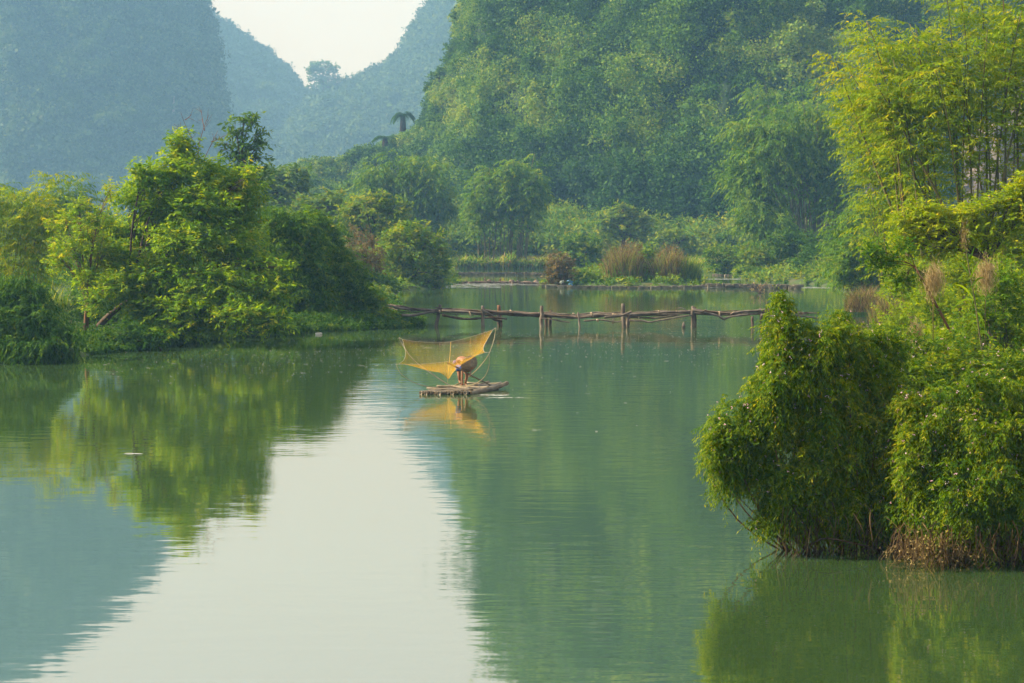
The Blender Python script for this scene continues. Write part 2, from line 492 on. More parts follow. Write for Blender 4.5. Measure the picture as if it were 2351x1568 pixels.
clump_leaves(lv, p, nn, rng.uniform(3, 8.5, len(p)), 60, 2.0, 1.4, rng)
tag(lv.build("forest", M['leaf_hillfar']), "hazy forest clinging to the left cliff", "forest", kind="stuff")
lv = Leaves()
for Hh in (H_left, H_right):
    p, nn, u, vy = Hh.sample(6500, rng, -30, .2)
    clump_leaves(lv, p, nn, rng.uniform(4, 8, len(p)), 60, 2.5, 1.8, rng)
# skyline tufts so that the ridges are ragged with tree crowns
for Hh, n_, lo, hi in ((H_left, 110, 430, 730), (H_right, 110, 720, 1080)):
    u = rng.uniform(lo, hi, n_); p = Hh.pos(u, np.full(n_, 1.0)); p[:, 2] += rng.uniform(0, 3.5, n_)
    clump_leaves(lv, p, np.tile([0, 0, 1.0], (n_, 1)), rng.uniform(2.6, 8.5, n_), 110, 2.0, 1.3, rng, flat=.9)
tag(lv.build("forest", M['leaf_hillfar']), "blue hazy woods on the ridges beyond the saddle", "forest", kind="stuff")

# pale limestone faces, real slabs of rock standing on the slope
def rock_face(label, cx, cy, w_, h_, Y, seed, zoff=0):
    """a craggy slab, thick, with an uneven outline"""
    r = np.random.default_rng(seed); k = Y / FV
    c = P(cx, cy, Y); W_, H_ = w_ * k, h_ * k
    nu_, nv_ = 36, 44
    uu, vv = np.meshgrid(np.linspace(0, 2 * pi, nu_, endpoint=False), np.linspace(0, pi, nv_))
    sx = np.sin(vv) ** .6 * np.cos(uu); sy = np.sin(vv) ** .6 * np.sin(uu); sz = np.cos(vv)
    d = 1 + .38 * N1.fbm(uu * 2.2 + seed, vv * 3, 5)
    # seam-free in u
    d = 1 + .32 * N1.fbm(sx * 3 + 7 + seed, sz * 3.4 + sy * 2, 5)
    V = np.stack([c[0] + sx * W_ * .5 * d, c[1] + sy * W_ * .22 * d, c[2] + sz * H_ * .5 * d], -1).reshape(-1, 3)
    F = []
    for i in range(nv_ - 1):
        for j in range(nu_):
            F.append((i * nu_ + j, i * nu_ + (j + 1) % nu_, (i + 1) * nu_ + (j + 1) % nu_, (i + 1) * nu_ + j))
    o = mk("rock_face", V, F, M['rock'], smooth=False)
    tag(o, label, "rock face", kind="structure")


rock_face("pale grey and pink limestone face behind the tall bamboo", 2285, 390, 150, 210, 288, 3)
rock_face("pale grey limestone face behind the tall bamboo at the edge", 2400, 330, 170, 330, 290, 5)
rock_face("small pale rock face beside the big bamboo", 2003, 425, 34, 60, 286, 8)
rock_face("white scar on the left cliff", 394, 240, 17, 48, 1040, 9)

# ------------------------------------------------------------------ vegetation generators
def sprays(lv, O, D, Ls, n, leafL, leafW, rng, droop=.25, spread=.8, vb=None, ldroop=.25, up=.9, vr=.3, fold=.1):
    O = np.asarray(O); D = norm(np.asarray(D)); m_ = len(O)
    t = (np.arange(n) + .6) / n
    Ls = np.broadcast_to(np.asarray(Ls, float), (m_,))
    Pp = O[:, None] + D[:, None] * (Ls[:, None] * t)[..., None]
    Pp[..., 2] -= droop * Ls[:, None] * t ** 2
    side = norm(np.cross(D, np.array([0, 0, 1.0]) + rng.normal(size=(m_, 3)) * .35))
    sg = np.where(np.arange(n) % 2, 1.0, -1.0)
    Dt = D[:, None] - np.array([0, 0, 1.0]) * (2 * droop * t)[None, :, None]
    ld = Dt * .55 + side[:, None] * sg[None, :, None] * spread + rng.normal(size=(m_, n, 3)) * .28
    ld[..., 2] -= ldroop
    nr = np.array([0, 0, up]) + rng.normal(size=(m_, n, 3)) * .5 + D[:, None] * .2
    if vb is None: vb = rng.random(m_)
    v = np.clip(vb[:, None] * (1 - vr) + rng.random((m_, n)) * vr, 0, 1)
    s_ = rng.uniform(.65, 1.3, (m_, n))
    lv.add(Pp.reshape(-1, 3), ld.reshape(-1, 3), nr.reshape(-1, 3), (leafL * s_).ravel(), (leafW * s_).ravel(), v.ravel(), fold)
    return Pp


def blob_pts(blob, Y, n, rng, hollow=.45):
    """random points in an ellipsoid whose outline is given on the 2351 px picture"""
    vx, vy, rx, ry = blob[:4]; dy = blob[4] if len(blob) > 4 else 0
    k = (Y + dy) / FV; c = P(vx, vy, Y + dy)
    rad = np.array([rx * k, (rx + ry) * .5 * k * .9, ry * k])
    d = norm(rng.normal(size=(n, 3)))
    wob = 1 + .30 * np.sin(d[:, 0] * 4.5 + vx) * np.sin(d[:, 2] * 5 + vy) + rng.normal(0, .08, n) + (rng.random(n) < .07) * rng.uniform(0, .38, n)
    r = (hollow + (1 - hollow) * rng.random(n) ** .6) * wob
    return c + d * r[:, None] * rad, d, c, rad


def crown(lv, blobs, Y, rng, L=.18, W=.07, cover=5, n=12, Ls=.6, droop=.25, ldroop=.25, spread=.8, out=.8, upd=.5, hollow=.45, vr=.35, fold=.1, vshift=0):
    org = []
    for b in blobs:
        k = (Y + (b[4] if len(b) > 4 else 0)) / FV
        area = pi * b[2] * b[3] * k * k
        cv = b[5] if len(b) > 5 else 1.0
        m_ = max(3, int(cover * cv * area / (.5 * L * W) / n))
        O, d, c, rad = blob_pts(b, Y, m_, rng, hollow)
        D = norm(d * out + rng.normal(size=d.shape) * .45 + np.array([0, 0, upd]))
        vb = np.clip(rng.beta(2.2, 2.6, m_) + vshift + .25 * N1.fbm(O[:, 0] * .8 + 3, O[:, 2] * .8 + O[:, 1], 2), 0, 1)
        O2 = O - D * Ls * .5
        sprays(lv, O2, D, Ls * rng.uniform(.7, 1.25, m_), n, L, W, rng, droop, spread, vb, ldroop, vr=vr, fold=fold)
        org.append((c, rad, O2))
    return org


def branches(tb, base, fork, org, r0, rng, ntw=10, sides=6, wob=.08, r1=.35):
    base = np.asarray(base, float); fork = np.asarray(fork, float)
    mid = (base + fork) / 2 + rng.normal(size=3) * np.linalg.norm(fork - base) * .06
    tb.add(bez(base - [0, 0, .4], mid, fork, 8), np.linspace(r0 * 1.25, r0 * .8, 8), sides + 2)
    for c, rad, O in org:
        dist = np.linalg.norm(c - fork)
        ctl = (fork + c) / 2 + np.array([0, 0, .12 * dist]) * np.sign(c[2] - fork[2] + .3) + rng.normal(size=3) * dist * wob
        st = fork
        rr = r0 * min(.75, .3 + r1 * rad[0] / 2)
        path = bez(st, ctl, c, 9)
        tb.add(path, np.linspace(rr, rr * .28, 9), sides)
        sel = rng.choice(len(O), min(ntw, len(O)), replace=False)
        for j in sel:
            q = path[rng.integers(3, 9)]
            cc = (q + O[j]) / 2 + rng.normal(size=3) * .12 * np.linalg.norm(O[j] - q)
            tb.add(bez(q, cc, O[j], 5), np.linspace(rr * .3, rr * .07, 5), 4, cap=False)


def tree(name, label, cat, base_px, fork_px, Y, blobs, mat='leaf_tree', bark='bark', r0=.15, seed=1, ntw=10, group=None, basez=None, tname="trunk", **kw):
    r = np.random.default_rng(seed)
    b = P(base_px[0], base_px[1], Y); b[2] = gz1(b[0], b[1]) if basez is None else basez
    th = thing(name, label, cat, b, group)
    lv = Leaves(); org = crown(lv, blobs, Y, r, **kw)
    tb = Tubes(); branches(tb, b, P(fork_px[0], fork_px[1], Y), org, r0, r, ntw)
    tb.build(tname, M[bark], th)
    lv.build("crown", M[mat], th)
    return th


def pline(poly, t):
    poly = np.asarray(poly, float)
    s = np.concatenate([[0], np.cumsum(np.linalg.norm(np.diff(poly, axis=0), axis=1))]); s /= s[-1]
    return np.stack([np.interp(t, s, poly[:, 0]), np.interp(t, s, poly[:, 1])], -1)


def bamboo(label, Y, bx0, bx1, by, tips, n, seed, mat='leaf_farbamboo', L=.4, W=.1, ns=26, nl=12, Ls=1.6, t0=.28, rc=.05, depth=None, inner=.35, group=None, droop=.5, ldroop=.5, bul=1.0, explicit=None, tpow=.8, basez=None, culms_as_parts=True, shade=0, sides=5, name="bamboo_clump"):
    r = np.random.default_rng(seed)
    cb = P((bx0 + bx1) / 2, by, Y)
    if basez is None: basez = gz1(cb[0], cb[1])
    th = thing(name, label, "bamboo", (cb[0], cb[1], basez), group)
    lv = Leaves(); k = Y / FV
    depth = depth if depth else abs(tips[-1][0] - tips[0][0]) * k * .35
    tt = (np.arange(n) + r.random(n)) / n
    tp = pline(tips, tt)
    paths = []
    tb = Tubes()
    for i in range(n):
        f = tt[i]
        bx = bx0 + (bx1 - bx0) * np.clip(f + r.normal(0, .12), 0, 1)
        B = P(bx, by, Y); B[2] = basez - .2; B[1] += r.normal(0, .25) * depth * .5
        sh = 1 - inner * r.random() ** 1.3
        T = P(tp[i, 0], tp[i, 1], Y)
        T = B + (T - B) * sh
        dyo = r.normal(0, .5) * depth * .6
        T[1] += dyo; T[0] += dyo * (T[0] / Y)
        C_ = B + (T - B) * np.array([.25, .25, .0]); C_[2] = B[2] + (T[2] - B[2]) * r.uniform(.68, .9)
        paths.append(bez(B, C_, T, 14))
    for e in (explicit or []):
        A_ = P(e[0], e[1], Y + e[4]); Z_ = P(e[2], e[3], Y + e[4]); c_ = (A_ + Z_) / 2 + np.array([e[5], 0, .0])
        paths.append(bez(A_, c_, Z_, 14))
    for i, pa in enumerate(paths):
        H_ = np.linalg.norm(pa[-1] - pa[0])
        rad = rc * np.linspace(1, .25, 14) * r.uniform(.75, 1.15)
        if culms_as_parts:
            t1 = Tubes(); t1.add(pa, rad, sides, v=r.random()); t1.build("culm", M['culm'], th)
        else:
            tb.add(pa, rad, sides)
        m_ = int(ns * r.uniform(.8, 1.2))
        t = t0 + (1 - t0) * r.random(m_) ** tpow
        ii = t * 13; i0 = np.minimum(ii.astype(int), 12); fr_ = (ii - i0)[:, None]
        q = pa[i0] * (1 - fr_) + pa[i0 + 1] * fr_
        ang = r.random(m_) * 2 * pi
        D = np.stack([np.cos(ang), np.sin(ang), r.uniform(-.1, .7, m_)], -1)
        off = r.random(m_)[:, None] ** 1.0 * Ls * bul * (1.15 - t[:, None] * .7)
        O = q + norm(D) * off * .6
        vb = np.clip(r.beta(2.2, 2.2, m_) + r.normal(0, .08), 0, 1)
        sprays(lv, O, D, Ls * r.uniform(.6, 1.2, m_), nl, L, W, r, droop, .55, vb, ldroop, up=.6)
    if not culms_as_parts: tag(tb.build("culms", M['culm'], th), kind="stuff")
    lv.build("crown", M[mat], th)
    return th


def blades(lv, base, h, lean, w_, rng, droop=.5, v=None, seg=4):
    """arching grass blades as strips of quads"""
    m_ = len(base); h = np.broadcast_to(h, (m_,)); w_ = np.broadcast_to(w_, (m_,))
    ang = rng.random(m_) * 2 * pi
    d = np.stack([np.cos(ang), np.sin(ang), np.zeros(m_)], -1) * lean
    side = np.stack([-np.sin(ang + rng.normal(0, .8, m_)), np.cos(ang), np.zeros(m_)], -1); side = norm(side)
    t = np.linspace(0, 1, seg + 1)
    pt = base[:, None] + d[:, None] * (h[:, None] * t ** 1.7)[..., None]
    pt[..., 2] += h[:, None] * (t - droop * t ** 3 * rng.uniform(.2, 1, (m_, 1)))
    ww = w_[:, None] * (1 - t ** 1.8 * .92)[None]
    a = pt - side[:, None] * ww[..., None] * .5; b = pt + side[:, None] * ww[..., None] * .5
    q = np.stack([a[:, :-1], b[:, :-1], b[:, 1:], a[:, 1:]], 2).reshape(-1, 3)
    if v is None: v = rng.random(m_)
    lv.V.append(q); lv.v.append(np.repeat(v, seg * 4))


def grass_clump(name, label, cat, vx, vy, Y, wpx, hpx, n, mat, seed, bw=.03, lean=.45, droop=.5, group=None, mat2=None, n2=0, basez=None, part="blades"):
    r = np.random.default_rng(seed); k = Y / FV
    c = P(vx, vy, Y); c[2] = gz1(c[0], c[1]) if basez is None else basez
    th = thing(name, label, cat, c, group)

    def mkb(n, mat, pn, hs=1.0):
        lv = Leaves()
        B = np.zeros((n, 3)); a = r.random(n) * 2 * pi; rr = np.sqrt(r.random(n)) * wpx * k * .5
        B[:, 0] = c[0] + rr * np.cos(a); B[:, 1] = c[1] + rr * np.sin(a) * .6; B[:, 2] = c[2] - .1
        blades(lv, B, hpx * k * r.uniform(.35, 1.25, n) * hs * (1 - .45 * (rr / (wpx * k * .5)) ** 2), lean, bw, r, droop)
        lv.build(pn, M[mat], th)
    mkb(n, mat, part)
    if n2: mkb(n2, mat2, "dry_stalks" if mat2 == 'dry' else "leafy_blades", .9)
    return th


def bush(name, label, cat, Y, blobs, base_px, mat, seed, basez=None, stems=14, sr=.03, bark='bark', group=None, flowers=0, **kw):
    r = np.random.default_rng(seed)
    b = P(base_px[0], base_px[1], Y); b[2] = gz1(b[0], b[1]) if basez is None else basez
    th = thing(name, label, cat, b, group)
    lv = Leaves(); org = crown(lv, blobs, Y, r, **kw)
    lv.build("foliage", M[mat], th)
    tb = Tubes()
    for i in range(stems):
        c, rad, O = org[i % len(org)]
        tgt = O[r.integers(len(O))]
        s_ = b + np.array([(c[0] - b[0]) * .5 + r.normal(0, .25) * rad[0], r.normal(0, .2) * rad[1], -.1])
        s_[2] = min(s_[2], c[2])
        tb.add(bez(s_, (s_ + tgt) / 2 + r.normal(size=3) * .12 * np.linalg.norm(tgt - s_), tgt, 7), np.linspace(sr, sr * .3, 7), 5)
    tb.build("stem", M[bark], th)
    return th, org


# ================================================================== LEFT BANK
tree("spreading_tree", "large spreading green tree leaning out over the water on the left bank", "tree", (205, 775), (300, 690), 84,
     [(418, 338, 40, 48, 1), (395, 395, 60, 45, 0), (335, 402, 52, 34, -1), (510, 450, 90, 40, 1), (250, 540, 60, 40, 1), (300, 445, 42, 30, 1, .8), (480, 395, 55, 40, 2, .9), (540, 425, 55, 45, 1), (577, 400, 22, 22, 0, .7), (370, 465, 85, 50, 0), (460, 480, 95, 55, -1),
      (545, 495, 65, 50, 1), (330, 530, 75, 48, 2), (430, 555, 105, 50, -2), (540, 570, 80, 40, -1), (600, 605, 65, 28, -2), (285, 590, 70, 42, 0), (380, 625, 95, 42, -2), (510, 640, 95, 36, -3), (620, 665, 58, 34, -3, .9),
      (655, 615, 22, 16, -3, .6), (450, 695, 95, 36, -3), (560, 715, 85, 34, -4), (635, 735, 38, 30, -4, .9), (350, 705, 75, 34, -2), (300, 655, 60, 35, -1), (430, 745, 95, 26, -3, .9)],
     'leaf_tree', 'bark', .15, 5, 14, L=.24, W=.095, cover=8, n=12, Ls=.8, droop=.25, hollow=.2, upd=.35)
tree("slender_tree", "thin yellow green tree with reddish stems beside the bright grass", "tree", (198, 770), (200, 700), 82,
     [(250, 440, 16, 34, 1, .6), (180, 470, 30, 26, 0, .7), (150, 510, 40, 30, 1, .8), (225, 505, 45, 38, 0, .7), (175, 560, 52, 38, 0), (240, 580, 42, 40, 1), (135, 590, 32, 32, 1), (200, 630, 50, 34, 0), (262, 650, 35, 40, -1), (220, 690, 40, 34, -1)],
     'leaf_tree', 'bark_red', .12, 6, 14, L=.19, W=.07, cover=4.4, n=11, Ls=.6, hollow=.15, vshift=.12)
bamboo("airy yellow green bamboo at the far left edge", 90, -60, 90, 640, [(-90, 420), (-20, 400), (30, 405), (60, 420), (100, 385), (135, 372), (125, 450), (110, 520)], 22, 61, 'leaf_bamboo', L=.30, W=.06, ns=40, nl=12, Ls=1.0, t0=.15, rc=.02, droop=.4)
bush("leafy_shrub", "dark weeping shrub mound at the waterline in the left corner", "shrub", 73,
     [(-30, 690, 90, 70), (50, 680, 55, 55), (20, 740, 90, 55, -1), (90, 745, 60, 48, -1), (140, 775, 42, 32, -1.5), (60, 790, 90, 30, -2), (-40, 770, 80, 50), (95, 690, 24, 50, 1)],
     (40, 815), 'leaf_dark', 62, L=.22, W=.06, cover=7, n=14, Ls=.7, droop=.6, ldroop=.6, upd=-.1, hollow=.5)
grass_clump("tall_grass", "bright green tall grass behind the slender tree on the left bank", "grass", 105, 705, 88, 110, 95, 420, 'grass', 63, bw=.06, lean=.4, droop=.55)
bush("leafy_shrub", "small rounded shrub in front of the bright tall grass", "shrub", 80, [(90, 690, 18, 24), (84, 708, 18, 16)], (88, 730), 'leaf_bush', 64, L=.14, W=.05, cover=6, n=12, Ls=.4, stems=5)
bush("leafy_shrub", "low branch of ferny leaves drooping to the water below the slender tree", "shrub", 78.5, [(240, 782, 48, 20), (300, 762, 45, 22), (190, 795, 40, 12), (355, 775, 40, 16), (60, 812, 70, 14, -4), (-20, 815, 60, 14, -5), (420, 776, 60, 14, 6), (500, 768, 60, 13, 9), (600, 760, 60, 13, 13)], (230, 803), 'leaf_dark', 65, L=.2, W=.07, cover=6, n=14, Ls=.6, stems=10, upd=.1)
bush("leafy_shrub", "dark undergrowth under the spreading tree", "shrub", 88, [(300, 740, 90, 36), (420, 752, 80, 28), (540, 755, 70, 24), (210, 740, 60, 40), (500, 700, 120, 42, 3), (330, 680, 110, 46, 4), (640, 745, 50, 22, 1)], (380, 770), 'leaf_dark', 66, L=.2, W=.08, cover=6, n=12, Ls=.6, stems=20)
bush("leafy_shrub", "dense dark rounded shrub with an arching top right of the spreading tree", "shrub", 97,
     [(640, 505, 62, 38), (600, 540, 50, 48, 1), (690, 520, 42, 38), (650, 570, 75, 55), (720, 560, 32, 42), (620, 620, 70, 60), (700, 630, 60, 60), (660, 690, 90, 55), (735, 690, 50, 50), (560, 500, 30, 34, 2, .7)],
     (650, 765), 'leaf_bush', 67, L=.22, W=.07, cover=7, n=14, Ls=.8, droop=.5, ldroop=.5, upd=.3, vshift=-.1)
bush("leafy_shrub", "tall feathery shrub sloping down to the footbridge", "shrub", 99,
     [(720, 505, 40, 36), (752, 545, 36, 42), (770, 590, 46, 48), (800, 630, 48, 46), (760, 660, 62, 50), (830, 675, 40, 44), (790, 712, 70, 38), (858, 700, 32, 36), (840, 735, 45, 20), (740, 610, 40, 60)],
     (790, 768), 'leaf_bush', 68, L=.25, W=.06, cover=6.5, n=14, Ls=.9, droop=.45, ldroop=.45, upd=.35, vshift=-.06)
bush("leafy_shrub", "light green leafy tip overhanging the left end of the footbridge", "shrub", 97.5,
     [(885, 725, 22, 20), (905, 736, 26, 12), (868, 742, 26, 12), (878, 690, 14, 22, 1, .6)], (865, 755), 'leaf_bush', 69, L=.22, W=.06, cover=6, n=12, Ls=.6, stems=6, vshift=.18)
grass_clump("dry_twigs", "sparse dry twigs standing behind the end of the footbridge", "twigs", 895, 706, 103, 60, 46, 60, 'dry', 70, bw=.02, lean=.7, droop=.2, basez=0)
grass_clump("tall_grass", "short grass fringe along the water under the feathery shrub", "grass", 760, 764, 97, 230, 14, 500, 'leaf_dark', 71, bw=.05, basez=.1)

# bare twiggy tree and the tall layered tree behind
th = thing("bare_tree", "bare leafless tree rising above the spreading tree", "tree", P(455, 560, 92))
tb = Tubes(); r_ = np.random.default_rng(5)
tb.add(bez(P(470, 620, 92), P(452, 450, 92), P(455, 345, 92), 10), np.linspace(.07, .03, 10), 5)
for a_, b_ in (((455, 345), (415, 258)), ((455, 345), (480, 262)), ((458, 390), (500, 300)), ((437, 300), (400, 285)), ((470, 300), (462, 252)), ((452, 420), (400, 330)), ((425, 275), (440, 262)), ((485, 325), (515, 312))):
    A_ = P(*a_, 92); B_ = P(*b_, 92 + r_.normal(0, .6))
    tb.add(bez(A_, (A_ + B_) / 2 + r_.normal(0, .12, 3), B_, 6), np.linspace(.024, .008, 6), 4)
    for q in range(3):
        s_ = A_ + (B_ - A_) * r_.uniform(.3, .9); e_ = s_ + (B_ - A_) * .3 + r_.normal(0, .28, 3)
        tb.add(bez(s_, (s_ + e_) / 2, e_, 4), np.linspace(.012, .006, 4), 3)
tb.build("trunk", M['bark_red'], th)
tree("layered_tree", "tall dark tree with flat layered branches behind the spreading tree", "tree", (556, 520), (555, 380), 130,
     [(560, 272, 42, 12), (585, 265, 20, 8), (545, 300, 34, 14), (598, 300, 22, 10), (520, 330, 26, 10), (570, 335, 44, 14), (605, 325, 24, 10), (530, 355, 36, 14), (590, 360, 38, 12), (560, 385, 55, 18), (600, 395, 26, 12), (520, 400, 40, 22), (570, 420, 50, 26)],
     'leaf_far', 'bark', .16, 75, 8, L=.42, W=.17, cover=4, n=10, Ls=1.1, upd=.1, hollow=.1, vshift=-.25)
bamboo("pale green bamboo showing behind the far left bank", 150, -40, 60, 520, [(-60, 440), (-10, 420), (30, 418), (60, 440), (90, 470)], 14, 76, 'leaf_farbamboo', L=.4, W=.11, ns=36, Ls=1.8, rc=.04)
bamboo("pale feathery bamboo between the left bamboo and the spreading tree", 165, 120, 170, 540, [(110, 450), (130, 420), (160, 398), (190, 396), (205, 415), (200, 450)], 14, 77, 'leaf_farbamboo', L=.42, W=.12, ns=36, Ls=2.0, rc=.04)
tree("leafy_tree", "bushy mid green tree beyond the spreading tree, below the layered tree", "tree", (640, 520), (640, 450), 215,
     [(620, 400, 42, 20), (665, 398, 32, 18), (640, 425, 60, 24), (690, 385, 14, 10), (600, 440, 50, 30), (680, 440, 40, 28), (700, 410, 14, 12), (640, 470, 70, 30)], 'leaf_far', 'bark', .2, 78, 6, L=.7, W=.3, cover=5, n=9, Ls=1.4)
tree("leafy_tree", "pale bushy tree low on the slope left of the round green tree", "tree", (730, 560), (730, 480), 200,
     [(720, 470, 44, 24), (765, 455, 34, 22), (750, 495, 52, 28), (690, 480, 30, 24), (790, 480, 30, 26), (715, 515, 60, 26)], 'leaf_far', 'bark', .2, 79, 6, L=.6, W=.26, cover=5, n=9, Ls=1.3, vshift=.1)
tree("round_tree", "round bright green tree behind the waterside shrub at mid left", "tree", (860, 640), (855, 560), 185,
     [(800, 490, 32, 26), (835, 465, 36, 24), (870, 455, 30, 20), (905, 475, 32, 24), (855, 495, 58, 32), (920, 505, 24, 22), (820, 520, 40, 24), (890, 530, 46, 26)], 'leaf_bush', 'bark', .2, 80, 8, L=.42, W=.18, cover=5, n=10, Ls=1.1, vshift=.26)
tree("round_shrub", "large round bright green shrub at the waterline by the foam", "shrub", (950, 655), (950, 630), 164,
     [(930, 530, 46, 28), (985, 545, 34, 26), (895, 565, 36, 36), (950, 575, 60, 40), (1008, 590, 28, 34), (900, 615, 42, 36), (965, 625, 60, 30), (1015, 625, 24, 28), (920, 645, 40, 14), (990, 650, 40, 10)],
     'leaf_bush', 'bark', .14, 81, 10, L=.36, W=.15, cover=5, n=10, Ls=1.0, vshift=.22)
bush("dry_shrub", "brownish half bare shrub between the feathery shrub and the round ones", "shrub", 150,
     [(830, 560, 36, 36, 0, .8), (815, 600, 34, 40), (845, 620, 40, 40), (860, 590, 24, 34), (840, 655, 44, 14)], (838, 665), 'rust', 82, basez=.2, stems=46, sr=.035, bark='bark_red', L=.28, W=.1, cover=3.0, n=9, Ls=.8)
bush("leafy_shrub", "dark low shrub along the water below the half bare shrub", "shrub", 148, [(830, 645, 50, 22), (880, 648, 40, 18), (790, 640, 30, 22), (780, 600, 24, 40)], (840, 668), 'leaf_dark', 83, basez=.1, L=.3, W=.12, cover=7, n=10, Ls=.8)

# ================================================================== HILL FOOT
bamboo("big drooping bamboo clump on the slope left of the hill foot", 262, 880, 980, 575, [(830, 420), (850, 380), (880, 350), (930, 335), (980, 350), (1015, 375), (1040, 410), (1040, 460)], 34, 90, L=.62, W=.24, ns=44, Ls=2.6, rc=.07, droop=.6)
bamboo("upright bamboo clump standing alone at the foot of the hill", 256, 1100, 1215, 582, [(1080, 430), (1090, 398), (1130, 380), (1160, 385), (1180, 345), (1205, 350), (1228, 340), (1235, 400), (1240, 440)], 34, 91, L=.58, W=.22, ns=44, Ls=2.2, rc=.10, droop=.55, t0=.34, tpow=.65)
bamboo("giant dark green bamboo clump towering at the right of the valley", 222, 1800, 1905, 604, [(1655, 400), (1660, 350), (1668, 320), (1690, 280), (1700, 250), (1735, 225), (1790, 215), (1830, 235), (1870, 225), (1905, 250), (1930, 290), (1965, 340), (1985, 400)], 60, 92, L=.55, W=.2, ns=52, Ls=2.5, rc=.11, droop=.65, t0=.36, tpow=.6)
bamboo("taller pale bamboo plumes behind the giant bamboo clump", 268, 1780, 1920, 580, [(1700, 190), (1725, 165), (1760, 190), (1800, 230), (1850, 190), (1895, 170), (1930, 185), (1970, 220), (1990, 280)], 26, 93, L=.62, W=.22, ns=46, Ls=2.6, rc=.08, droop=.6, inner=.2)
bamboo("lower fringe of weeping bamboo in front of the giant clump", 218, 1740, 1850, 625, [(1680, 480), (1700, 450), (1730, 440), (1770, 470), (1800, 520)], 18, 94, L=.5, W=.18, ns=40, Ls=2.0, rc=.05, droop=.7)
tree("round_tree", "round yellowish tree with a short trunk at the foot of the hill", "tree", (1430, 585), (1432, 545), 268,
     [(1430, 482, 34, 14), (1400, 500, 30, 16), (1460, 498, 32, 16), (1385, 522, 22, 12), (1430, 515, 50, 18), (1485, 512, 24, 14), (1445, 538, 46, 12)], 'leaf_far', 'bark', .35, 95, 8, L=.65, W=.3, cover=6, n=9, Ls=1.3, vshift=.2)
tree("leafy_tree", "small fresh green tree behind the left end of the reed island", "tree", (1338, 622), (1338, 600), 226,
     [(1320, 555, 30, 18), (1355, 560, 28, 20), (1335, 580, 42, 20), (1370, 590, 22, 18), (1305, 595, 22, 18), (1345, 608, 40, 12)], 'leaf_bush', 'bark', .16, 96, 6, L=.5, W=.22, cover=6, n=9, Ls=1.0)
tree("leafy_tree", "small pale tree at the hill foot right of the round yellowish tree", "tree", (1555, 590), (1555, 560), 262,
     [(1545, 535, 30, 12), (1575, 548, 26, 12), (1530, 552, 24, 12), (1600, 540, 18, 10)], 'leaf_far', 'bark', .2, 97, 5, L=.6, W=.28, cover=5, n=9, Ls=1.1, vshift=.12)
tree("ridge_tree", "dark tree on the shoulder of the near hill, lowest of the edge trees", "tree", (1005, 260), (1008, 230), 408, [(1008, 175, 22, 22), (1000, 205, 26, 24), (1015, 225, 30, 22), (992, 235, 18, 18)], 'leaf_dark', 'bark', .4, 98, 6, L=.9, W=.5, cover=7, n=9, Ls=1.8, basez=None if False else P(1005, 262, 408)[2])
tree("ridge_tree", "dark tree on the near hill edge, midway up the skyline", "tree", (1055, 150), (1050, 130), 408, [(1045, 110, 20, 18), (1058, 128, 22, 20), (1035, 135, 16, 14)], 'leaf_dark', 'bark', .4, 99, 6, L=.9, W=.5, cover=7, n=9, Ls=1.8, basez=P(1055, 160, 408)[2])
tree("ridge_tree", "dark layered tree high on the near hill edge by the top of the picture", "tree", (1075, 70), (1070, 55), 408, [(1056, 32, 20, 10), (1070, 50, 22, 16), (1085, 20, 20, 22)], 'leaf_dark', 'bark', .4, 100, 6, L=.9, W=.5, cover=7, n=9, Ls=1.8, basez=P(1075, 85, 408)[2])
zs = P(745, 215, 1490)[2]
tree("saddle_tree", "lone big tree silhouetted in the saddle against the sky", "tree", (742, 222), (742, 190), 1490,
     [(738, 152, 30, 13), (718, 152, 16, 9), (762, 158, 14, 11), (735, 170, 24, 14), (748, 186, 24, 13), (712, 180, 9, 5), (772, 178, 11, 7), (728, 196, 20, 10), (755, 200, 20, 10)], 'leaf_dark', 'bark', .8, 101, 8, L=1.9, W=1.2, cover=6, n=8, Ls=3.4, basez=zs - 3)

# tree ferns on the spur
def tree_fern(label, vx, vy, Y, trunk_px, rpx, nf, seed, squash=1.0, lean=0):
    r = np.random.default_rng(seed); k = Y / FV
    top = P(vx, vy, Y); bz = top[2] - trunk_px * k
    th = thing("tree_fern", label, "tree fern", (top[0], top[1], bz))
    tb = Tubes(); tb.add([(top[0] - lean, top[1], bz - 1), (top[0] - lean * .4, top[1], bz + trunk_px * k * .5), tuple(top)], [.8, .65, .6], 8)
    tb.build("trunk", M['bark'], th)
    lv = Leaves(); R_ = rpx * k
    for i in range(nf):
        a = 2 * pi * i / nf + r.normal(0, .1); d = np.array([cos(a), sin(a), 0])
        t = np.linspace(.05, 1, 26)[:, None]; Rf = R_ * r.uniform(.62, 1.12); lift = r.uniform(.45, .95)
        pth = top + d * Rf * t + np.array([0, 0, 1]) * (Rf * (lift * t - r.uniform(.8, 1.25) * t ** 2.4) * squash)
        tang = norm(np.gradient(pth, axis=0)); side = np.cross(d, [0, 0, 1.0])
        ln = R_ * .30 * np.sin(np.clip(t * 3.0, 0, pi * .9)) ** .6
        for s_ in (-1, 1):
            lv.add(pth, tang * .35 + side * s_ - np.array([0, 0, .35]), np.tile([0, 0, 1.0], (26, 1)), ln[:, 0] * 1.1, np.full(26, R_ * .075), r.random(26) * .4)
        lv.add(pth[:-1], np.diff(pth, axis=0), np.tile([0, 0, 1.0], (25, 1)), np.full(25, R_ * .07), np.full(25, R_ * .03), np.full(25, .2))
    lv.build("fronds", M['leaf_dark'], th)


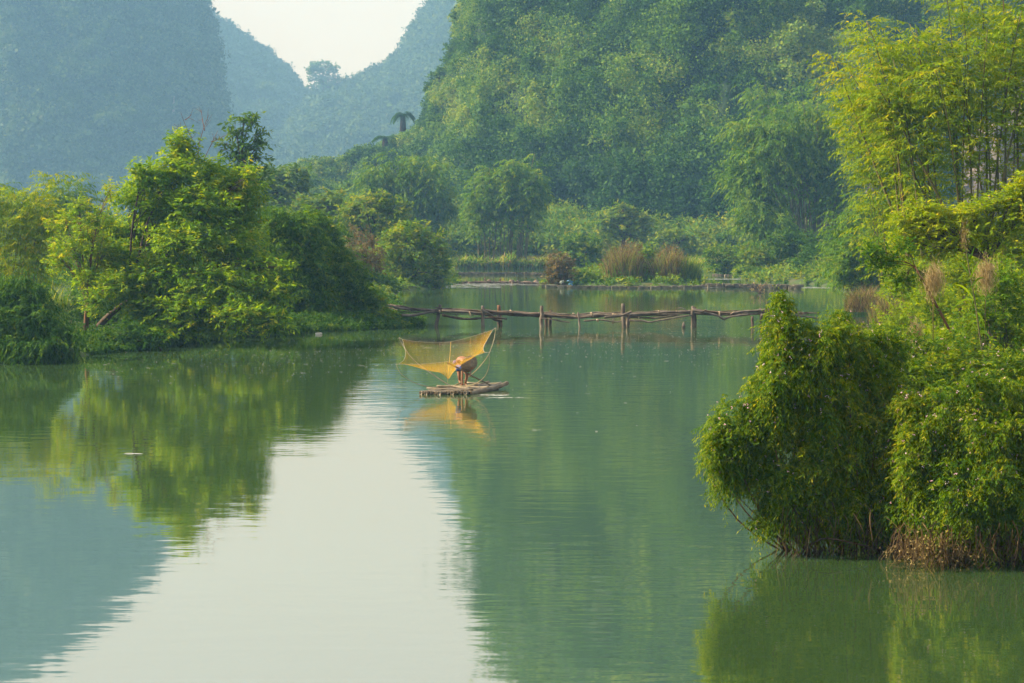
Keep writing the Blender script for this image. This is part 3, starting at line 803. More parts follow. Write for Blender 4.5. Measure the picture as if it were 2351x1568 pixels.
tree_fern("tree fern with arching fronds standing clear on the hill spur", 925, 266, 418, 26, 34, 15, 3, 1.25)
tree_fern("smaller tree fern leaning out lower down the spur", 884, 318, 400, 22, 34, 11, 4, .8)
tree_fern("lowest tree fern on the spur, half hidden by bushes", 862, 345, 392, 16, 28, 10, 5, .8)

# ================================================================== FAR BANK and ISLAND
r_ = np.random.default_rng(77)
fb = [(1062, 598, 34, 40, "first round tuft of bank grass from the round shrub by the foam"), (1095, 600, 40, 42, "second round tuft of bank grass from the round shrub by the foam"), (1128, 601, 36, 38, "third round tuft of bank grass from the round shrub by the foam"),
      (1163, 601, 44, 52, "tallest pale plume of bank grass left of the boulder"), (1200, 604, 36, 34, "low bank grass tuft directly left of the boulder"), (1238, 604, 44, 40, "bank grass tuft directly right of the boulder"), (1272, 604, 34, 36, "pale bank grass tuft touching the left end of the reed island")]
for i, (x_, y_, w_, h_, lab) in enumerate(fb):
    grass_clump("grass_tuft", lab, "grass", x_, y_ + 12, 249, w_ * 1.15, h_, 420, 'grass', 110 + i, bw=.22, lean=.5, droop=.9, group="grass tufts along the far bank", mat2='dry', n2=110, basez=.1)
for x0_, x1_, ya, yb, Y0, Y1, lab in ((1150, 1285, 585, 572, 258, 284, "strip of ripening rice above the far bank grass"), (1525, 1680, 590, 562, 250, 282, "patch of ripening rice right of the reed island")):
    lv = Leaves(); n_ = 9000
    yy = r_.uniform(Y0, Y1, n_); xx = (r_.uniform(x0_, x1_, n_) - 1175.5) / FV * yy
    B = np.stack([xx, yy, gz(xx, yy) - .05], -1)
    blades(lv, B, r_.uniform(.9, 1.5, n_), .3, .16, r_, .5, seg=2)
    tag(lv.build("rice_crop", M['rice']), lab, "rice", kind="stuff")

# reeds and dry shrubs on the island
grass_clump("reed_clump", "rusty dry reed clump at the left tip of the island", "reeds", 1282, 652, 171, 50, 72, 900, 'rust', 120, bw=.07, lean=.35, droop=.25, mat2='leaf_dark', n2=350, basez=.3)
bush("dry_shrub", "rust leaved dry shrub leaning over the left tip of the island", "shrub", 170.5, [(1285, 600, 26, 22), (1275, 630, 24, 22), (1300, 625, 20, 26)], (1290, 652), 'rust', 121, basez=.3, L=.32, W=.12, cover=3.5, n=9, Ls=.8, bark='bark_red', stems=30)
bush("leafy_shrub", "low green shrub right of the rusty clump on the island", "shrub", 172, [(1340, 632, 30, 16), (1318, 640, 20, 12), (1365, 636, 22, 14)], (1340, 652), 'leaf_bush', 122, basez=.3, L=.35, W=.15, cover=5, n=9, Ls=.8)
grass_clump("reed_clump", "tallest brown reed clump in the middle of the island", "reeds", 1432, 655, 171, 92, 104, 1100, 'dry', 123, bw=.06, lean=.3, droop=.25, mat2='grass', n2=700, basez=.3)
bush("dry_shrub", "tall rust brown shrub among the middle reeds", "shrub", 172, [(1455, 575, 22, 26), (1430, 595, 34, 26), (1400, 615, 26, 26), (1470, 610, 22, 32), (1440, 635, 46, 18)], (1440, 655), 'rust', 124, basez=.3, L=.3, W=.11, cover=2.2, n=9, Ls=.8, bark='bark_red', stems=50)
tree("leafy_tree", "small bright green tree between the two brown reed clumps", "tree", (1490, 650), (1490, 625), 174,
     [(1490, 575, 20, 16), (1502, 600, 22, 20), (1482, 612, 18, 20), (1498, 632, 24, 14)], 'leaf_bush', 'bark', .1, 125, 6, L=.4, W=.16, cover=5, n=9, Ls=.9, vshift=.15, basez=.3)
grass_clump("reed_clump", "broad brown reed clump right of the bright green tree", "reeds", 1535, 655, 171, 84, 96, 1100, 'dry', 126, bw=.06, lean=.3, droop=.3, mat2='grass', n2=700, basez=.3)
bush("dry_shrub", "rust brown shrub growing through the right hand reeds", "shrub", 172, [(1530, 590, 26, 26), (1550, 610, 28, 28), (1515, 620, 22, 26), (1540, 638, 40, 16)], (1535, 655), 'rust', 127, basez=.3, L=.3, W=.11, cover=2.2, n=9, Ls=.8, bark='bark_red', stems=50)
grass_clump("reed_clump", "green reed clump at the right tip of the island", "reeds", 1580, 655, 171, 56, 78, 1100, 'grass', 128, bw=.07, lean=.35, droop=.4, mat2='leaf_dark', n2=400, basez=.3)
bush("leafy_shrub", "dark low growth along the stones of the island", "shrub", 169.8, [(1390, 646, 40, 9), (1450, 648, 44, 8), (1510, 648, 44, 8), (1565, 647, 36, 9), (1330, 647, 30, 8)], (1450, 655), 'leaf_dark', 129, basez=.2, L=.3, W=.12, cover=6, n=9, Ls=.6)

# ================================================================== RIGHT BANK, middle distance
mb = [("pale green shrub at the far right bank beside the rice", 214, [(1650, 580, 36, 22), (1690, 590, 40, 24), (1655, 610, 36, 18), (1720, 610, 34, 20)], 'leaf_bush', (1680, 635)),
      ("broad olive shrub hanging over the water right of the weir gap", 200, [(1740, 580, 44, 26), (1780, 600, 46, 30), (1730, 620, 40, 20), (1800, 628, 40, 18), (1825, 590, 34, 26)], 'leaf_far', (1770, 645)),
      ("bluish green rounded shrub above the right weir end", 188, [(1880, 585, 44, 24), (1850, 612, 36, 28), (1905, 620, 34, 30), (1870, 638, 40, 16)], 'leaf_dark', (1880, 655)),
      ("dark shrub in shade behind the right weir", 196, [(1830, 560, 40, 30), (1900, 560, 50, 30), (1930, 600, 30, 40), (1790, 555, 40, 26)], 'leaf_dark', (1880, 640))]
for i, (lab, Y_, bl, mt, bp) in enumerate(mb):
    bush("leafy_shrub", lab, "shrub", Y_, bl, bp, mt, 140 + i, basez=.2, L=.42, W=.18, cover=6, n=9, Ls=1.0, vshift=.05)
bamboo("light green weeping bamboo on the right bank above the dry grass", 140, 1950, 2060, 660, [(1905, 560), (1915, 500), (1950, 465), (1985, 440), (2030, 440), (2070, 470), (2100, 520)], 34, 150, 'leaf_farbamboo', L=.36, W=.11, ns=50, Ls=1.6, rc=.04, droop=.6, t0=.1, basez=.8)
bush("leafy_shrub", "feathery light green shrub drooping to the water at the right", "shrub", 136, [(1935, 600, 28, 40), (1970, 560, 40, 45), (1960, 630, 36, 30), (2010, 600, 46, 50), (2060, 560, 44, 50), (2050, 640, 50, 30)], (1980, 665), 'leaf_bush', 151, basez=.4, L=.34, W=.1, cover=6, n=12, Ls=1.0, droop=.5, ldroop=.5, vshift=.1)
grass_clump("dry_grass", "pinkish dry grass at the waterline on the right bank", "grass", 1985, 700, 112, 90, 72, 1500, 'dry', 152, bw=.035, lean=.4, droop=.4, basez=.3, mat2='grass', n2=300)
grass_clump("dry_grass", "dry grass and stalks behind the foreground shrub on the right bank", "grass", 2050, 715, 96, 110, 95, 1500, 'dry', 153, bw=.03, lean=.4, droop=.4, basez=.3, mat2='grass', n2=500)
bush("leafy_shrub", "sunlit tangled shrub filling the bank behind the foreground bush", "shrub", 56, [(2080, 640, 60, 60, 3), (2140, 700, 80, 60), (2060, 740, 50, 44, 4), (2220, 620, 80, 70, 2), (2310, 560, 70, 60, 3), (2160, 780, 90, 50, -4), (2320, 680, 80, 80), (2260, 770, 80, 60, -4), (2380, 780, 60, 60, -3), (2400, 620, 60, 90, 2)],
     (2200, 850), 'leaf_yellow', 154, basez=1.0, L=.115, W=.05, cover=4.5, n=12, Ls=.5, stems=40, sr=.02, bark='bark_red', hollow=.15, vshift=-.15)
bush("leafy_shrub", "glossy small leaved shrub at the right edge above the foreground bush", "shrub", 44, [(2300, 640, 70, 50), (2250, 720, 60, 60), (2330, 740, 70, 70), (2200, 800, 70, 44), (2310, 830, 80, 50), (2400, 700, 50, 90)],
     (2300, 900), 'leaf_bush', 155, basez=1.2, L=.085, W=.045, cover=3.6, n=12, Ls=.4, stems=40, sr=.016, hollow=.15, vshift=.12)
# arching branch that leans left across the bank
th = tree("leaning_shrub", "slender shrub with a long bare stem leaning left over the bank", "shrub", (2290, 900), (2100, 612), 42,
          [(2005, 570, 34, 26), (2040, 600, 40, 28), (2075, 565, 28, 30), (2000, 600, 26, 16), (2070, 640, 36, 24, 0, .8), (2130, 640, 30, 26, 0, .7), (2150, 720, 34, 22, 0, .6)],
          'leaf_bush', 'bark_red', .035, 156, 12, L=.09, W=.05, cover=3.2, n=12, Ls=.35, hollow=.1, basez=1.0, vshift=-.1, tname="stem")
tree("yellow_green_tree", "low yellow green feathery tree spreading in front of the tall bamboo culms", "tree", (2280, 860), (2270, 600), 48,
     [(2080, 505, 40, 30), (2120, 480, 46, 26), (2170, 500, 60, 34), (2110, 540, 50, 32), (2230, 480, 56, 30), (2290, 460, 56, 24), (2340, 440, 46, 34), (2350, 500, 60, 44), (2260, 530, 70, 40), (2180, 560, 60, 34), (2390, 430, 60, 60), (2070, 560, 30, 24, 0, .8)],
     'leaf_yellow', 'bark', .12, 157, 12, L=.13, W=.05, cover=5, n=14, Ls=.55, droop=.3, hollow=.2, vshift=.05, basez=1.4)
# tall flowering cane
th = thing("giant_cane", "single tall cane with long strap leaves and a pale plume on the right bank", "cane", P(2255, 800, 40))
tb = Tubes(); cp = spline([P(2262, 850, 40), P(2248, 760, 40), P(2238, 690, 40), (P(2222, 600, 40)), P(2215, 548, 40)], 5)
tb.add(cp, np.linspace(.022, .008, len(cp)), 6); tb.build("stem", M['culm'], th)
lv = Leaves(); r_ = np.random.default_rng(8)
for (ax_, ay_, bx_, by_, sag) in ((2236, 690, 2190, 655, .25), (2236, 690, 2180, 720, .3), (2226, 640, 2250, 600, .1), (2230, 660, 2262, 640, .2), (2240, 720, 2262, 760, .3), (2224, 630, 2202, 600, .05), (2222, 610, 2240, 560, .02), (2245, 760, 2285, 800, .3), (2232, 670, 2205, 690, .3), (2243, 740, 2215, 770, .3), (2238, 700, 2268, 690, .25)):
    A_ = P(ax_, ay_, 40); B_ = P(bx_, by_, 40 + r_.normal(0, .3)); C_ = (A_ + B_) / 2 + np.array([0, 0, sag])
    pth = bez(A_, C_, B_, 8); sdv = norm(np.cross(np.gradient(pth, axis=0), [0, 1, .2])); ww = .024 * np.sin(np.linspace(.35, pi, 8))[:, None]
    a_ = pth - sdv * ww; b_ = pth + sdv * ww
    lv.V.append(np.stack([a_[:-1], b_[:-1], b_[1:], a_[1:]], 1).reshape(-1, 3)); lv.v.append(np.full(28, r_.uniform(.0, .45)))
lv.build("strap_leaves", M['leaf_bamboo'], th)
lv = Leaves(); c_ = P(2214, 545, 40)
O = c_ + r_.normal(size=(260, 3)) * np.array([.045, .045, .16]); lv.add(O, r_.normal(size=(260, 3)) * .5 + [0, 0, 1], r_.normal(size=(260, 3)), np.full(260, .09), np.full(260, .012), r_.random(260))
lv.build("plume", M['dry'], th)
for i, (x_, y_, lab) in enumerate(((2145, 650, "soft tan grass plume above the leaning stem"), (2265, 640, "soft tan grass plume right of the tall cane"), (2105, 770, "small tan grass plume low among the right bank shrubs"))):
    r_ = np.random.default_rng(300 + i); c_ = P(x_, y_, 41)
    th = thing("grass_plume", lab, "grass", c_ - [0, 0, 1.2]); lv = Leaves(); n_ = 1100 if i < 2 else 600
    O = c_ + r_.normal(size=(n_, 3)) * np.array([.12, .08, .19]) * (1 if i < 2 else .6)
    lv.add(O, np.array([-.3, 0, 1]) + r_.normal(size=(n_, 3)) * .35, r_.normal(size=(n_, 3)), np.full(n_, .16), np.full(n_, .013), r_.random(n_)); lv.build("plume", M['plume'], th)
    tb = Tubes(); tb.add([c_ - [0, 0, 1.6], c_ - [.02, 0, .6], c_], [.012, .01, .006], 5); tb.build("stem", M['dry'], th)

# the tall bamboo at the right
bamboo("tall airy yellow green bamboo with bare culms at the top right", 60, 2095, 2420, 560, [(1975, 60), (2000, 20), (2060, 20), (2110, 0), (2170, -30), (2230, -70), (2290, -90), (2360, -60), (2430, -30), (2500, 60)], 40, 160, 'leaf_bamboo',
       L=.19, W=.045, ns=112, nl=12, Ls=.9, t0=.42, tpow=.68, rc=.055, droop=.35, ldroop=.35, bul=1.7, inner=.25, depth=4,
       explicit=[(2140, 480, 1950, 165, 0, .2), (2075, 545, 1915, 130, 1.5, -.1), (2180, 500, 2010, 190, -1, .1), (2290, 470, 2365, 130, -1, 0)], sides=6)
bamboo("sparser bamboo leaning out left of the tall clump", 64, 2040, 2160, 560, [(1905, 170), (1925, 120), (1960, 80), (2010, 120), (2060, 180), (2100, 200)], 12, 161, 'leaf_bamboo', L=.19, W=.045, ns=110, nl=12, Ls=.9, t0=.35, rc=.02, droop=.35, ldroop=.35, bul=1.4)

# ================================================================== FOREGROUND BUSH


def cascades(blobs, n, seed, left=.5):
    """small hanging curtains that break up the big mounds"""
    r = np.random.default_rng(seed); out = list(blobs); w_ = np.array([b[2] * b[3] for b in blobs], float); w_ /= w_.sum()
    for i in r.choice(len(blobs), n, p=w_):
        b = blobs[i]; a = r.uniform(0, 2 * pi); q = r.uniform(.45, .98)
        vx = b[0] + b[2] * cos(a) * q - b[2] * .12 * left; vy = b[1] + b[3] * sin(a) * q * .85
        front = b[2] * 29 / FV * sqrt(max(0, 1 - q * q)) * .9
        s_ = r.uniform(.6, 1.25)
        out.append((vx, vy, 17 * s_, 34 * s_, (b[4] if len(b) > 4 else 0) - front, 1.3))
    return out


LW = dict(L=.072, W=.0205, n=14, Ls=.34, droop=.6, ldroop=.5, spread=.75, upd=.12, out=.9, hollow=.6)


def flowers(th, org, n, seed):
    r = np.random.default_rng(seed); lv = Leaves(); tot = sum(o[1][0] * o[1][2] for o in org)
    for c, rad, O in org:
        m_ = int(n * rad[0] * rad[2] / tot) + 1
        d = norm(r.normal(size=(m_, 3)) + np.array([-.5, -.7, .25])); cc = c + d * rad * 1.06
        for q in range(4):
            a = r.random(m_) * 6.28
            lv.add(cc + r.normal(size=(m_, 3)) * .009, r.normal(size=(m_, 3)), d + r.normal(size=(m_, 3)) * .3, np.full(m_, .026), np.full(m_, .018), r.random(m_))
    tag(lv.build("blossom", M['flower'], th), kind="stuff")


def thatch(th, x0, x1, ytop, ybot, Y, n, seed, mat='thatch', dy=1.0, part="dry_stems", wob=.12):
    r = np.random.default_rng(seed); tb = Tubes()
    for i in range(n):
        vx = r.uniform(x0, x1); yy = Y + r.uniform(-dy, dy)
        A_ = P(vx, ytop + r.uniform(-40, 30), yy); B_ = A_ + np.array([r.normal(0, .12), r.normal(0, .1), 0]); B_[2] = r.uniform(-.1, .25) if r.random() < .75 else A_[2] * r.uniform(.3, .7)
        C_ = (A_ + B_) / 2 + r.normal(size=3) * wob
        tb.add(bez(A_, C_, B_, 6), np.linspace(.007, .004, 6) * r.uniform(.6, 1.5), 3, cap=False, v=r.random())
    tag(tb.build(part, M[mat], th), kind="stuff")


th, org = bush("flowering_bush", "big foreground bush trailing over the water, left mound with pink blossom", "shrub", 29.2,
               cascades([(1690, 975, 66, 62, -.2), (1660, 1030, 44, 70, -.3), (1735, 1040, 56, 70, 0), (1680, 1100, 44, 42, -.2), (1790, 760, 42, 60, .2), (1800, 860, 66, 74, 0), (1760, 930, 58, 66, -.2), (1850, 790, 80, 62, .3), (1780, 1110, 50, 66, -.3), (1800, 1170, 55, 44, -.3),
                (1860, 960, 90, 90, .2), (1950, 790, 64, 56, .5), (1900, 880, 90, 80, .4), (1870, 1090, 80, 80, 0), (1950, 1020, 90, 110, .3), (1985, 880, 70, 80, .6), (1930, 1150, 70, 50, 0), (2010, 1080, 54, 90, .3), (2040, 960, 60, 90, .6), (1995, 1160, 40, 40, .1), (1800, 700, 22, 26, .4, .8), (1925, 725, 36, 20, .6, .8), (2030, 800, 50, 50, .9), (1755, 1192, 30, 30, -.4), (1850, 1185, 50, 36, -.2), (1925, 1195, 44, 30, -.2), (2000, 1200, 44, 32, -.1), (2050, 1110, 44, 60, -.1), (2052, 1010, 40, 60, -.1), (2055, 900, 44, 50, .2)], 85, 5),
               (1960, 1270), 'leaf_fore', 170, basez=.1, stems=46, sr=.018, bark='bark_red', cover=7, **LW)
flowers(th, org, 420, 171)
thatch(th, 1790, 2120, 1190, 1260, 29.4, 520, 172)
th, org = bush("flowering_bush", "right mound of the foreground bush, cut by the picture edge, with pale pink flowers", "shrub", 28.3,
               cascades([(2180, 930, 76, 56, .6), (2290, 920, 90, 70, .8), (2130, 1010, 60, 66, .3), (2240, 1020, 90, 80, .2), (2350, 1020, 80, 90, .4), (2110, 1100, 52, 66, 0), (2200, 1120, 80, 76, -.2), (2310, 1130, 80, 80, -.1), (2400, 1130, 70, 90, .1), (2150, 1180, 60, 40, -.1), (2260, 1195, 80, 40, -.2), (2370, 1200, 70, 40, -.1), (2180, 1225, 60, 24, -.2), (2290, 1240, 70, 24, -.2), (2380, 1245, 60, 24, -.1), (2075, 1060, 44, 80, .5), (2090, 960, 50, 60, .7), (2070, 1170, 50, 40, .3), (2420, 950, 70, 100, .8), (2480, 1080, 70, 130, .4)], 60, 6),
               (2240, 1290), 'leaf_fore', 173, basez=.1, stems=40, sr=.018, bark='bark_red', cover=7, **LW)
flowers(th, org, 380, 174)
thatch(th, 2060, 2420, 1235, 1290, 28.3, 700, 175)
th, org = bush("leafy_shrub", "upper back part of the foreground thicket under the glossy shrub", "shrub", 33,
               [(2100, 860, 70, 60), (2180, 850, 90, 60, .5), (2290, 850, 90, 60, .5), (2380, 860, 70, 80, .5), (2060, 900, 50, 60, 0), (2020, 760, 46, 34, 1, .7), (2080, 790, 60, 44, 1, .8), (2180, 790, 60, 44, 1, .7)],
               (2200, 1200), 'leaf_fore', 176, basez=.5, stems=40, sr=.02, bark='bark_red', cover=5, L=.09, W=.03, n=13, Ls=.4, droop=.4, ldroop=.4, hollow=.3, vshift=-.05)
flowers(th, org, 60, 177)
th = thing("dried_growth", "pale dried vine tangle at the foot of the right mound", "dry growth", P(2170, 1290, 28))
lv = Leaves(); r_ = np.random.default_rng(9); O = P(2165, 1262, 27.8) + r_.normal(size=(1500, 3)) * np.array([.33, .15, .13])
O[:, 2] = np.maximum(O[:, 2], .02)
lv.add(O, r_.normal(size=(1500, 3)), r_.normal(size=(1500, 3)), np.full(1500, .055), np.full(1500, .03), r_.random(1500) * .5 + .5); lv.build("leaves", M['dry'], th)
tb = Tubes()
for i in range(160):
    A_ = P(2165, 1262, 27.8) + r_.normal(size=3) * np.array([.36, .15, .12]); A_[2] = max(A_[2], .05); B_ = A_ + r_.normal(size=3) * .22; B_[2] = max(B_[2], 0)
    tb.add(bez(A_, (A_ + B_) / 2 + r_.normal(size=3) * .06, B_, 5), .004, 3, cap=False)
tag(tb.build("dry_stems", M['dry'], th), kind="stuff")
for i, (pts, lab) in enumerate(((((1800, 1278), (1806, 1262), (1797, 1240)), "crooked twig sticking out of the water left of the bush"), (((1995, 1255), (1900, 1236), (1862, 1250)), "dark dead branch lying at the foot of the bush"))):
    tb = Tubes(); pp = [P(a, b, 28.6) for a, b in pts]
    if i == 0: pp[0][2] = -.1
    tb.add(spline(pp, 4), .014, 5); tag(tb.build("dead_branch", M['bark']), lab, "branch")

# ================================================================== ground cover
r_ = np.random.default_rng(31)
lv = Leaves()
X = r_.uniform(-60, -5, 60000); Y = r_.uniform(66, 130, 60000); d = land(X, Y); k = (d > -.5) & (d < 2.0) & (np.abs(X) < Y * .34); X, Y = X[k], Y[k]
k = N1.fbm(X / 2.5, Y / 2.5, 2) > -.12; X, Y = X[k], Y[k]
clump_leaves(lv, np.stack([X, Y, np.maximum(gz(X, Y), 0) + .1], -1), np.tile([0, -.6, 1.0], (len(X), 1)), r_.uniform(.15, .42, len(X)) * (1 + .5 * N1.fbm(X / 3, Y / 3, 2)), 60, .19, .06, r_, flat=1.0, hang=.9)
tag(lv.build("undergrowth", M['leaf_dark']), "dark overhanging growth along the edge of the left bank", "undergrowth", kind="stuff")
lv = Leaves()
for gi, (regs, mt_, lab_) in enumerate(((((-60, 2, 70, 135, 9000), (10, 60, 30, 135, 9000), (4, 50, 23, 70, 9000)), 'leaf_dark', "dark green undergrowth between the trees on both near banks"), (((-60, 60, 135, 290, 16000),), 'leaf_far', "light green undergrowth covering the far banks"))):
    lv = Leaves()
    for (xa, xb, ya, yb, n_) in regs:
        X = r_.uniform(xa, xb, n_); Y = r_.uniform(ya, yb, n_); d = land(X, Y)
        k = (d > -.25) & ((d < 9) | (r_.random(n_) < .35)) & (np.abs(X) < Y * .36 + np.where(X > 0, 22, 4))
        uu = X / Y * FV + 1175.5
        k &= ~((Y > 256) & (Y < 284) & (uu > 1150) & (uu < 1290)) & ~((Y < 40) & (np.abs(X) < 9))
        X, Y, d = X[k], Y[k], d[k]; Z = gz(X, Y); s_ = np.clip(Y / 1706 * 3.2, .1, .6)
        R = r_.uniform(.35, 1.0, len(X)) * np.clip(.4 + d / 6, .5, 1.3) * np.clip(Y / 120, .6, 1.5)
        clump_leaves(lv, np.stack([X, Y, Z], -1), np.tile([0, -.2, 1.0], (len(X), 1)), R, 46, s_, s_ * .45, r_, flat=1.0)
    tag(lv.build("undergrowth", M[mt_]), lab_, "undergrowth", kind="stuff")
# wooded strip where the valley floor meets the hill
lv = Leaves(); n_ = 1500
u = r_.uniform(560, 2000, n_); Y = r_.uniform(268, 300, n_); X = (u - 1175.5) / FV * Y; Z = gz(X, Y)
R = r_.uniform(1.2, 3.4, n_)
clump_leaves(lv, np.stack([X, Y, Z + R * .6 + (Y - 268) * .12], -1), np.tile([0, -.3, .8], (n_, 1)), R, 170, .62, .32, r_, flat=1.0)
u = r_.uniform(-100, 640, 900); Y = r_.uniform(200, 330, 900); X = (u - 1175.5) / FV * Y; R = r_.uniform(1.5, 3.2, 900)
clump_leaves(lv, np.stack([X, Y, gz(X, Y) + R * .8], -1), np.tile([0, -.3, .8], (900, 1)), R, 90, .7, .36, r_, flat=1.0)
tag(lv.build("woodland_edge", M['leaf_far']), "band of low woodland along the foot of the hills", "woodland", kind="stuff")

# ================================================================== RAFT, MAN, NET
def C(cx, cy, Y):
    """point on the close-up of the raft (1 m is about 500 units) at distance Y"""
    return P((1560 + cx / 4.198) * .57397, (1280 + cy / 4.198) * .57397, Y)


def CG(cx, cy, z=.0):
    return G((1560 + cx / 4.198) * .57397, (1280 + cy / 4.198) * .57397, z)


def lathe_log(path, rad, name, parent, mat, nodes=7, hollow=True, seed=0):
    """bamboo pole with swollen nodes and an open, thick-walled front end"""
    r = np.random.default_rng(seed)
    path = np.asarray(path, float); n = 30
    s = np.linspace(0, 1, len(path)); t = np.linspace(0, 1, n)
    pp = np.stack([np.interp(t, s, path[:, i]) for i in range(3)], -1)
    rr = rad * np.ones(n); rr[::4] *= 1.09; rr *= np.linspace(1.05, .9, n)
    tb = Tubes(); tb.add(pp, rr, 12, cap=False, v=r.random())
    # far end cap, wall ring and recessed membrane at the near end
    V = tb.V[0]; F = tb.F; nv = len(V)
    F.append(tuple(nv - 12 + j for j in range(12)))
    t0 = norm(pp[1] - pp[0]); c0 = pp[0]
    inner = c0 + (V[:12] - c0) * .74; deep = inner + t0 * .03
    V2 = np.vstack([V, inner, deep])
    for j in range(12):
        k = (j + 1) % 12
        F.append((j, nv + j, nv + k, k)); F.append((nv + j, nv + 12 + j, nv + 12 + k, nv + k))
    F.append(tuple(nv + 12 + j for j in range(12))[::-1])
    return mk(name, V2, F, mat, parent, np.full(len(V2), r.random()), True)


M['log'] = noise_mat("raft_bamboo", (.07, .055, .035), (.24, .19, .12), 4, rough=.5, stretch=(1, .4, 1), c3=(.15, .12, .075), bump=.3)
M['log2'] = noise_mat("raft_bamboo_grey", (.10, .085, .06), (.30, .25, .17), 4, rough=.5, stretch=(1, .4, 1), c3=(.19, .16, .11), bump=.3)
M['pale_bamboo'] = noise_mat("pale_bamboo", (.25, .20, .12), (.42, .36, .24), 3, rough=.45, bump=.1)
M['dark_rod'] = noise_mat("dark_cane", (.07, .065, .04), (.16, .14, .09), 4, rough=.45, bump=.1)
M['tan_rod'] = noise_mat("tan_cane", (.22, .18, .09), (.38, .31, .17), 4, rough=.45, bump=.1)
M['rope'] = noise_mat("white_cord", (.34, .30, .22), (.5, .46, .36), 20, bump=.1)

raft = thing("bamboo_raft", "narrow raft of lashed bamboo poles floating in mid river with its tips turned up", "raft", CG(1000, 1180))
NL = 12
stern = [CG(515 + 74 * i, 1226 + (4 if i % 3 == 1 else 0), .055) for i in range(NL)]
bowA = CG(1640, 1078, .075); bowB = CG(1905, 1118, .075)
rads = [.066, .070, .076, .070, .078, .062, .056, .070, .066, .062, .066, .082]
tipup = {0: .02, 1: .14, 3: .05, 6: .02, 8: .08, 11: .13}
r_ = np.random.default_rng(4)
for i in range(NL):
    f = i / (NL - 1); A_ = stern[i]; B_ = bowA + (bowB - bowA) * f
    Ln = B_ - A_; ext = {0: .9, 1: 1.0, 8: 1.03, 11: 1.10}.get(i, .86 + .1 * r_.random())
    up = tipup.get(i, .0)
    tt = np.linspace(0, ext, 14)[:, None]; A_ = A_ + np.array([0, 0, r_.uniform(-.02, .022)])
    pa = A_ + Ln * tt + np.array([0, 0, 1]) * (up * np.clip(tt - .62, 0, 1) ** 1.6 * 3.2) + np.array([0, 0, .012]) * np.sin(tt * 5 + i)
    pa[:, 0] += .02 * np.sin(tt[:, 0] * 4 + i * 2)
    lathe_log(pa, rads[i] * .97, "raft_pole", raft, M['log'] if i % 2 else M['log2'], seed=i)
for i, (a, b, rd, mt) in enumerate((((620, 1180, 57.9), (1395, 1195, 57.4), .035, 'log2'), ((790, 1158, 58.6), (1480, 1127, 59.0), .042, 'pale_bamboo'), ((1280, 1152, 58.7), (1660, 1168, 58.4), .030, 'pale_bamboo'),
                                    ((1290, 1098, 60.0), (1870, 1106, 59.9), .030, 'pale_bamboo'), ((1060, 1150, 58.7), (1330, 1172, 58.3), .026, 'pale_bamboo'))):
    A_ = C(*a); B_ = C(*b); m_ = (A_ + B_) / 2 + [0, 0, .02]
    for q in (A_, B_): q[2] = max(q[2], .16)
    tb = Tubes(); tb.add(bez(A_, m_ + [0, .03, 0], B_, 9), rd * np.array([1, .9, 1.05, .92, 1, .9, 1.03, .92, .95]), 10); tb.build("cross_pole", M[mt], raft)
tb = Tubes(); A_ = C(690, 1172, 58.2); B_ = C(1545, 1032, 60.9); m_ = C(1010, 1128, 59.3)
tb.add(spline([A_, m_, B_], 8), .018, 6); tb.build("side_cane", M['dark_rod'], raft)

# ---- net
net = thing("lift_net", "yellow square lift net spread on four bent canes above the raft", "fishing net", CG(1040, 1120))
cA, cB, cC, cD = C(210, 325, 60.9), C(1725, 165, 61.0), C(1595, 548, 58.1), C(150, 741, 58.0)
# rim curves
rear = spline([cA, C(450, 362, 60.9), C(760, 376, 60.9), C(1000, 368, 60.9), C(1350, 285, 60.95), cB], 8)
front = spline([cD, C(420, 744, 58.0), C(700, 728, 58.05), C(1070, 680, 58.1), C(1400, 602, 58.1), cC], 8)
left = spline([cD, C(235, 665, 58.8), C(262, 560, 59.6), C(240, 440, 60.3), cA], 8)
right = spline([cC, C(1566, 500, 58.6), C(1580, 430, 59.4), C(1650, 300, 60.3), cB], 8)


def resamp(p, n):
    s = np.concatenate([[0], np.cumsum(np.linalg.norm(np.diff(p, axis=0), axis=1))]); s /= s[-1]; t = np.linspace(0, 1, n)
    return np.stack([np.interp(t, s, p[:, i]) for i in range(3)], -1)


nu_, nv_ = 56, 44
Rr, Fr, Lf, Rt = resamp(rear, nu_), resamp(front, nu_), resamp(left, nv_), resamp(right, nv_)
U, T = np.meshgrid(np.linspace(0, 1, nu_), np.linspace(0, 1, nv_)); U3, T3 = U[..., None], T[..., None]
S_ = (1 - T3) * Fr[None] + T3 * Rr[None] + (1 - U3) * Lf[:, None] + U3 * Rt[:, None] - ((1 - U3) * (1 - T3) * cD + U3 * (1 - T3) * cC + (1 - U3) * T3 * cA + U3 * T3 * cB)
sag = .52 * (np.sin(pi * U) ** .8) * (np.sin(pi * T) ** .75)
cu, ct = .535, .47
rad_ = np.hypot((U - cu) * 1.15, (T - ct))
sag = sag + .34 * np.exp(-(rad_ / .075) ** 1.25)
S_[..., 2] -= sag
S_ += (.006 * np.sin(U * 40 + T * 9) * np.sin(pi * T))[..., None] * np.array([0, 1, 1])
m, nt, N, L, out = new_mat("yellow_netting")
tr = N.new("ShaderNodeBsdfTransparent"); dd = N.new("ShaderNodeBsdfDiffuse"); dd.inputs[0].default_value = (.66, .385, .03, 1)
tl = N.new("ShaderNodeBsdfTranslucent"); tl.inputs[0].default_value = (.76, .45, .035, 1)
m1 = N.new("ShaderNodeMixShader"); m1.inputs[0].default_value = .5; L.new(dd.outputs[0], m1.inputs[1]); L.new(tl.outputs[0], m1.inputs[2])
lw = N.new("ShaderNodeLayerWeight"); lw.inputs[0].default_value = .5
